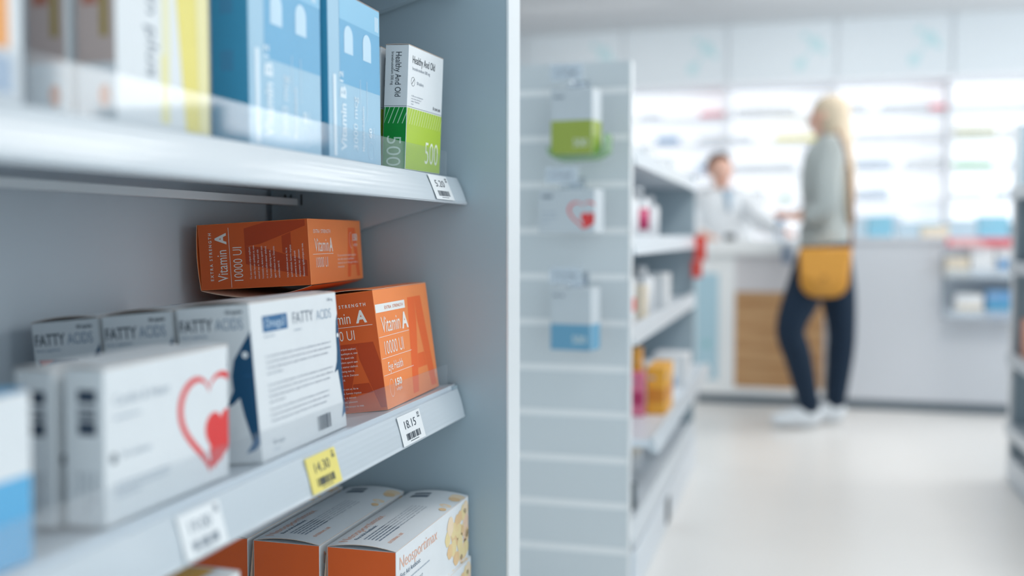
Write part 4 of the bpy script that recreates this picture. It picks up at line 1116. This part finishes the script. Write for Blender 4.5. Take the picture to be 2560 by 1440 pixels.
# ---- customer
JACK = mat('grey_green_jacket', (176, 184, 184), .85, noise=.05, scale=20, bump=.3); JEANS = mat('dark_blue_jeans', (10, 36, 58), .9, noise=.08, scale=60, bump=.2)
SHOE = mat('white_trainers', (226, 232, 238), .5); HAIR = mat('blonde_hair', (212, 196, 172), .6, noise=.12, scale=40, bump=.4)
WC = Vector((0.12, 5.36, 0))
P = empty('person', WC); fw = Vector((-.93, .30, 0)).normalized(); sd = fw.cross(Z)      # sd: her right-hand side (away from the camera)
tag(P, 'blonde customer in a grey-green jacket and dark blue jeans standing at the counter', 'person')
def L(x, y, z): return (x - WC.x, y - WC.y, z)
N = [(L(.125, 5.38, .90), (.115, .10)), (L(.130, 5.38, 1.05), (.095, .085)), (L(.128, 5.38, 1.22), (.115, .105)), (L(.135, 5.38, 1.36), (.11, .085)), (L(.132, 5.38, 1.44), (.048, .048))]
Ed = [(0, 1), (1, 2), (2, 3), (3, 4)]
hn = head_nodes(L(.118, 5.38, 1.545), (-.95, .25, 0)); k = 4
for n in hn: N.append((tuple(n[0]), n[1])); Ed.append((k, len(N) - 1)); k = len(N) - 1
def chain(N, Ed, start, pts):
    k = start
    for p, r in pts: N.append((p, r)); Ed.append((k, len(N) - 1)); k = len(N) - 1
    return k
LEGL = [(L(.085, 5.30, .84), .092), (L(.015, 5.24, .66), .080), (L(-.040, 5.20, .50), .060), (L(.000, 5.24, .35), .056), (L(.060, 5.30, .12), .038)]
LEGR = [(L(.150, 5.46, .84), .092), (L(.185, 5.46, .66), .078), (L(.205, 5.46, .48), .060), (L(.200, 5.47, .34), .056), (L(.180, 5.48, .12), .038)]
kl = chain(N, Ed, 0, LEGL); kr = chain(N, Ed, 0, LEGR)
ARML = [(L(.14, 5.25, 1.36), .052), (L(.120, 5.19, 1.22), .048), (L(.115, 5.17, 1.09), .042), (L(.05, 5.20, 1.05), .034), (L(.020, 5.22, 1.045), .025)]
ARMR = [(L(.10, 5.53, 1.36), .052), (L(.08, 5.58, 1.22), .044), (L(.07, 5.60, 1.10), .038), (L(.03, 5.54, 1.06), .030), (L(.01, 5.50, 1.06), .024)]
al = chain(N, Ed, 3, ARML); ar = chain(N, Ed, 3, ARMR)
hand_mesh(N, Ed, al, N[al][0], (-.8, .5, 0), (.4, .75, .3)); hand_mesh(N, Ed, ar, N[ar][0], (-.95, .1, -.05), (0, .9, .3))
for kf, (dx, dy) in ((kl, (-.12, .0)), (kr, (-.12, -.0))):
    b0 = Vector(N[kf][0]); k = chain(N, Ed, kf, [(tuple(b0 + Vector((.0, 0, -.07))), .034), (tuple(b0 + Vector((dx, dy, -.085))), (.036, .024))])
body = mesh_child('body', skin_mesh(N, Ed), SKIN, P)
face_bits(L(.118, 5.38, 1.545), (-.95, .25, 0), body, HAIR)
# jacket
m = MB(); tax = (Vector((.93, -.37, 0)), Vector((.37, .93, 0)))
loft(m, [(L(.118, 5.38, .900), (.118, .160)), (L(.120, 5.38, .98), (.120, .158)), (L(.124, 5.38, 1.06), (.108, .145)), (L(.124, 5.38, 1.20), (.122, .160)), (L(.132, 5.38, 1.32), (.116, .178)), (L(.136, 5.38, 1.39), (.092, .150)), (L(.136, 5.38, 1.43), (.062, .075)), (L(.134, 5.38, 1.455), (.055, .058))], JACK, axes=tax)
for A, sy in ((ARML, 5.31), (ARMR, 5.46)): loft(m, [(L(.134, sy, 1.365), .072)] + [(p, r + .017) for p, r in A[:4]] + [(tuple(Vector(A[3][0]).lerp(Vector(A[4][0]), .5)), .036)], JACK, seg=14)
m.build('jacket', P)
m = MB()
loft(m, [(L(.122, 5.38, 1.00), (.104, .140)), (L(.122, 5.38, .92), (.116, .158)), (L(.120, 5.38, .83), (.118, .165)), (L(.115, 5.38, .76), (.100, .150))], JEANS, axes=tax)
for A in (LEGL, LEGR): loft(m, [(tuple(Vector(A[0][0]) + Z * .03), .098)] + [(p, r + .010) for p, r in A[:-1]] + [(tuple(Vector(A[-1][0]) - Z * .03), .048)], JEANS, seg=18)
m.build('jeans', P)
for (bx, by) in ((.060, 5.30), (.180, 5.48)):
    q = [(L(bx + .055, by, .052), (.048, .048)), (L(bx, by, .075), (.054, .066)), (L(bx - .07, by - .005, .058), (.052, .050)), (L(bx - .15, by - .01, .042), (.052, .037)), (L(bx - .190, by - .012, .034), (.040, .028))]
    s_ = mesh_child('trainer', skin_mesh(q, [(0, 1), (1, 2), (2, 3), (3, 4)]), SHOE, P)
# hair: cap of the skull and long lengths down the back
hc = L(.128, 5.378, 1.562)
m = MB()
def ball(c, r):
    b = bmesh.new(); bmesh.ops.create_uvsphere(b, u_segments=24, v_segments=16, radius=1)
    for v in b.verts: v.co = Vector((v.co.x * r[0], v.co.y * r[1], v.co.z * r[2])) + Vector(c)
    m.bm(b, HAIR, True)
ball((hc[0] + .012, hc[1], hc[2] + .008), (.090, .092, .074)); ball((hc[0] + .024, hc[1] - .030, hc[2] - .035), (.072, .066, .090)); ball((hc[0] + .03, hc[1] + .035, hc[2] - .035), (.072, .060, .090))
loft(m, [((hc[0] + .022, hc[1], hc[2] + .03), (.070, .076)), ((hc[0] + .040, hc[1] - .01, hc[2] - .09), (.072, .092)), ((hc[0] + .062, hc[1] - .03, hc[2] - .19), (.054, .088)), ((hc[0] + .088, hc[1] - .045, hc[2] - .30), (.040, .070)), ((hc[0] + .100, hc[1] - .05, hc[2] - .42), (.030, .050)), ((hc[0] + .104, hc[1] - .055, hc[2] - .56), (.010, .018))], HAIR, axes=(X, Y))
m.build('hair', P)
# bag
BG = mat('mustard_leather', (222, 158, 62), .45, bump=.1, scale=120); t = empty('shoulder_bag', (.112, 5.155, .66))
w, h, dd = .245, .235, .07; prof = [(-w / 2 + .005, h), (w / 2 - .0, h)] + [(w / 2 - .012 - .075 + .075 * math.cos(-a * math.pi / 16) + 0, .075 + .075 * math.sin(-a * math.pi / 16)) for a in range(9)] + [(-w / 2 + .012 + .075 - .075 * math.sin(a * math.pi / 16), .075 - .075 * math.cos(a * math.pi / 16)) for a in range(9)]
m = MB(); b = bmesh.new(); vs0 = [b.verts.new((x, -dd / 2, z)) for x, z in prof]; fa = b.faces.new(vs0)
ex = bmesh.ops.extrude_face_region(b, geom=[fa]); 
for v in [g_ for g_ in ex['geom'] if isinstance(g_, bmesh.types.BMVert)]: v.co.y += dd
bmesh.ops.recalc_face_normals(b, faces=b.faces[:]); bmesh.ops.bevel(b, geom=b.edges[:], offset=.008, segments=3, affect='EDGES'); m.bm(b, BG, True); m.build('pouch', t)
m = MB(); m.faces([(-w / 2 + .01, -dd / 2 - .003, h - .01), (w / 2 - .01, -dd / 2 - .003, h - .01), (w / 2 - .03, -dd / 2 - .006, h * .42), (0, -dd / 2 - .007, h * .30), (-w / 2 + .03, -dd / 2 - .006, h * .42),
                   (-w / 2 + .01, -dd / 2, h - .01), (w / 2 - .01, -dd / 2, h - .01), (w / 2 - .03, -dd / 2, h * .42), (0, -dd / 2, h * .30), (-w / 2 + .03, -dd / 2, h * .42)],
                  [(0, 4, 3, 2, 1), (5, 6, 7, 8, 9), (0, 1, 6, 5), (1, 2, 7, 6), (2, 3, 8, 7), (3, 4, 9, 8), (4, 0, 5, 9)], BG); m.build('flap', t)
m = MB(); m.cyl((0, -dd / 2 - .010, h * .40), (0, -dd / 2 - .004, h * .40), .014, mat('brass', (190, 140, 70), .3, metal=.8), 16); m.build('clasp', t)
m = MB(); ST = mat('brown_strap', (150, 108, 84), .6); pts = [(.118, .0, h - .01), (.125, -.02, h + .15), (.110, -.03, h + .33), (.085, -.03, h + .47), (.050, .02, h + .555)]
for p, q in zip(pts[:-1], pts[1:]): m.cyl(p, q, .009, ST, 8)
m.build('strap', t); tag(t, 'mustard yellow shoulder bag with rounded flap, carried by the customer', 'bag')

# ---- pharmacist behind the counter
COAT = mat('white_lab_coat', (236, 240, 244), .8, noise=.02, scale=15, bump=.2); DH = mat('dark_hair', (70, 60, 58), .6); SHIRT = mat('grey_blue_shirt', (150, 172, 190), .8)
QC = Vector((-0.49, 6.86, 0)); Q = empty('person', QC); tag(Q, 'pharmacist in a white coat with dark hair tied back, behind the counter', 'person')
def L2(x, y, z): return (x - QC.x, y - QC.y, z)
hd = L2(-.500, 6.78, 1.375); fq = (.45, -.85, -.1)
N = [(L2(-.46, 6.92, .85), (.13, .10)), (L2(-.47, 6.90, 1.0), (.11, .09)), (L2(-.48, 6.88, 1.12), (.12, .09)), (L2(-.49, 6.85, 1.19), (.09, .06)), (L2(-.495, 6.80, 1.27), (.045, .045))]
Ed = [(0, 1), (1, 2), (2, 3), (3, 4)]; k = 4
for n in head_nodes(hd, fq): N.append((tuple(n[0]), n[1])); Ed.append((k, len(N) - 1)); k = len(N) - 1
chain(N, Ed, 0, [(L2(-.54, 6.93, .78), .09), (L2(-.55, 6.93, .45), .06), (L2(-.55, 6.93, .08), .04), (L2(-.53, 6.83, .035), .035)])
chain(N, Ed, 0, [(L2(-.38, 6.93, .78), .09), (L2(-.37, 6.93, .45), .06), (L2(-.37, 6.93, .08), .04), (L2(-.35, 6.83, .035), .035)])
A1 = [(L2(-.645, 6.85, 1.175), .044), (L2(-.68, 6.78, 1.06), .044), (L2(-.66, 6.66, .99), .038), (L2(-.60, 6.50, .965), .030), (L2(-.56, 6.42, .955), .024)]
A2 = [(L2(-.34, 6.85, 1.175), .044), (L2(-.26, 6.76, 1.07), .044), (L2(-.20, 6.64, 1.02), .038), (L2(-.12, 6.50, .99), .030), (L2(-.09, 6.42, .975), .024)]
a1 = chain(N, Ed, 3, A1); a2 = chain(N, Ed, 3, A2)
hand_mesh(N, Ed, a1, N[a1][0], (.4, -.8, -.1), (.8, .4, 0)); hand_mesh(N, Ed, a2, N[a2][0], (.2, -.9, -.1), (.9, .2, 0))
body = mesh_child('body', skin_mesh(N, Ed), SKIN, Q); face_bits(hd, fq, body, DH)
m = MB(); qa = (Vector((.88, .47, 0)), Vector((-.47, .88, 0)))
loft(m, [(L2(-.46, 6.92, .62), (.21, .15)), (L2(-.46, 6.91, .85), (.19, .135)), (L2(-.47, 6.89, 1.0), (.175, .125)), (L2(-.48, 6.87, 1.12), (.19, .125)), (L2(-.49, 6.84, 1.20), (.175, .105)), (L2(-.495, 6.82, 1.245), (.085, .07)), (L2(-.498, 6.81, 1.265), (.058, .055))], COAT, axes=qa)
for A, sx in ((A1, -.57), (A2, -.41)): loft(m, [(L2(sx, 6.845, 1.205), .070)] + [(p, r + .018) for p, r in A[:4]] + [(tuple(Vector(A[3][0]).lerp(Vector(A[4][0]), .4)), .042)], COAT, seg=14)
m.build('lab_coat', Q)
m = MB(); b = bmesh.new(); bmesh.ops.create_uvsphere(b, u_segments=20, v_segments=14, radius=.088)
cF = Vector(fq).normalized()
dl = [v for v in b.verts if (v.co.normalized().dot(cF) > .15 and v.co.z < .062)]
bmesh.ops.delete(b, geom=dl, context='VERTS')
for v in b.verts: v.co += Vector(hd) + Z * .024 - cF * .012
bmesh.ops.solidify(b, geom=b.faces[:], thickness=.008); m.bm(b, DH, True)
b = bmesh.new(); bmesh.ops.create_uvsphere(b, u_segments=14, v_segments=10, radius=.04)
for v in b.verts: v.co += Vector(hd) + Z * .02 - cF * .105
m.bm(b, DH, True); m.build('hair', Q)
m = MB(); f_ = Vector((.45, -.85, 0)).normalized(); s_ = f_.cross(Z)
c0 = Vector(L2(-.49, 6.83, 0)) + f_ * .10
m.faces([c0 + s_ * .035 + Z * 1.25, c0 - s_ * .035 + Z * 1.25, c0 + f_ * .03 + Z * 1.10, c0 + s_ * .035 + Z * 1.25 - f_ * .02, c0 - s_ * .035 + Z * 1.25 - f_ * .02, c0 + Z * 1.10], [(0, 2, 1), (3, 4, 5), (0, 1, 4, 3), (1, 2, 5, 4), (2, 0, 3, 5)], SHIRT); m.build('shirt', Q)
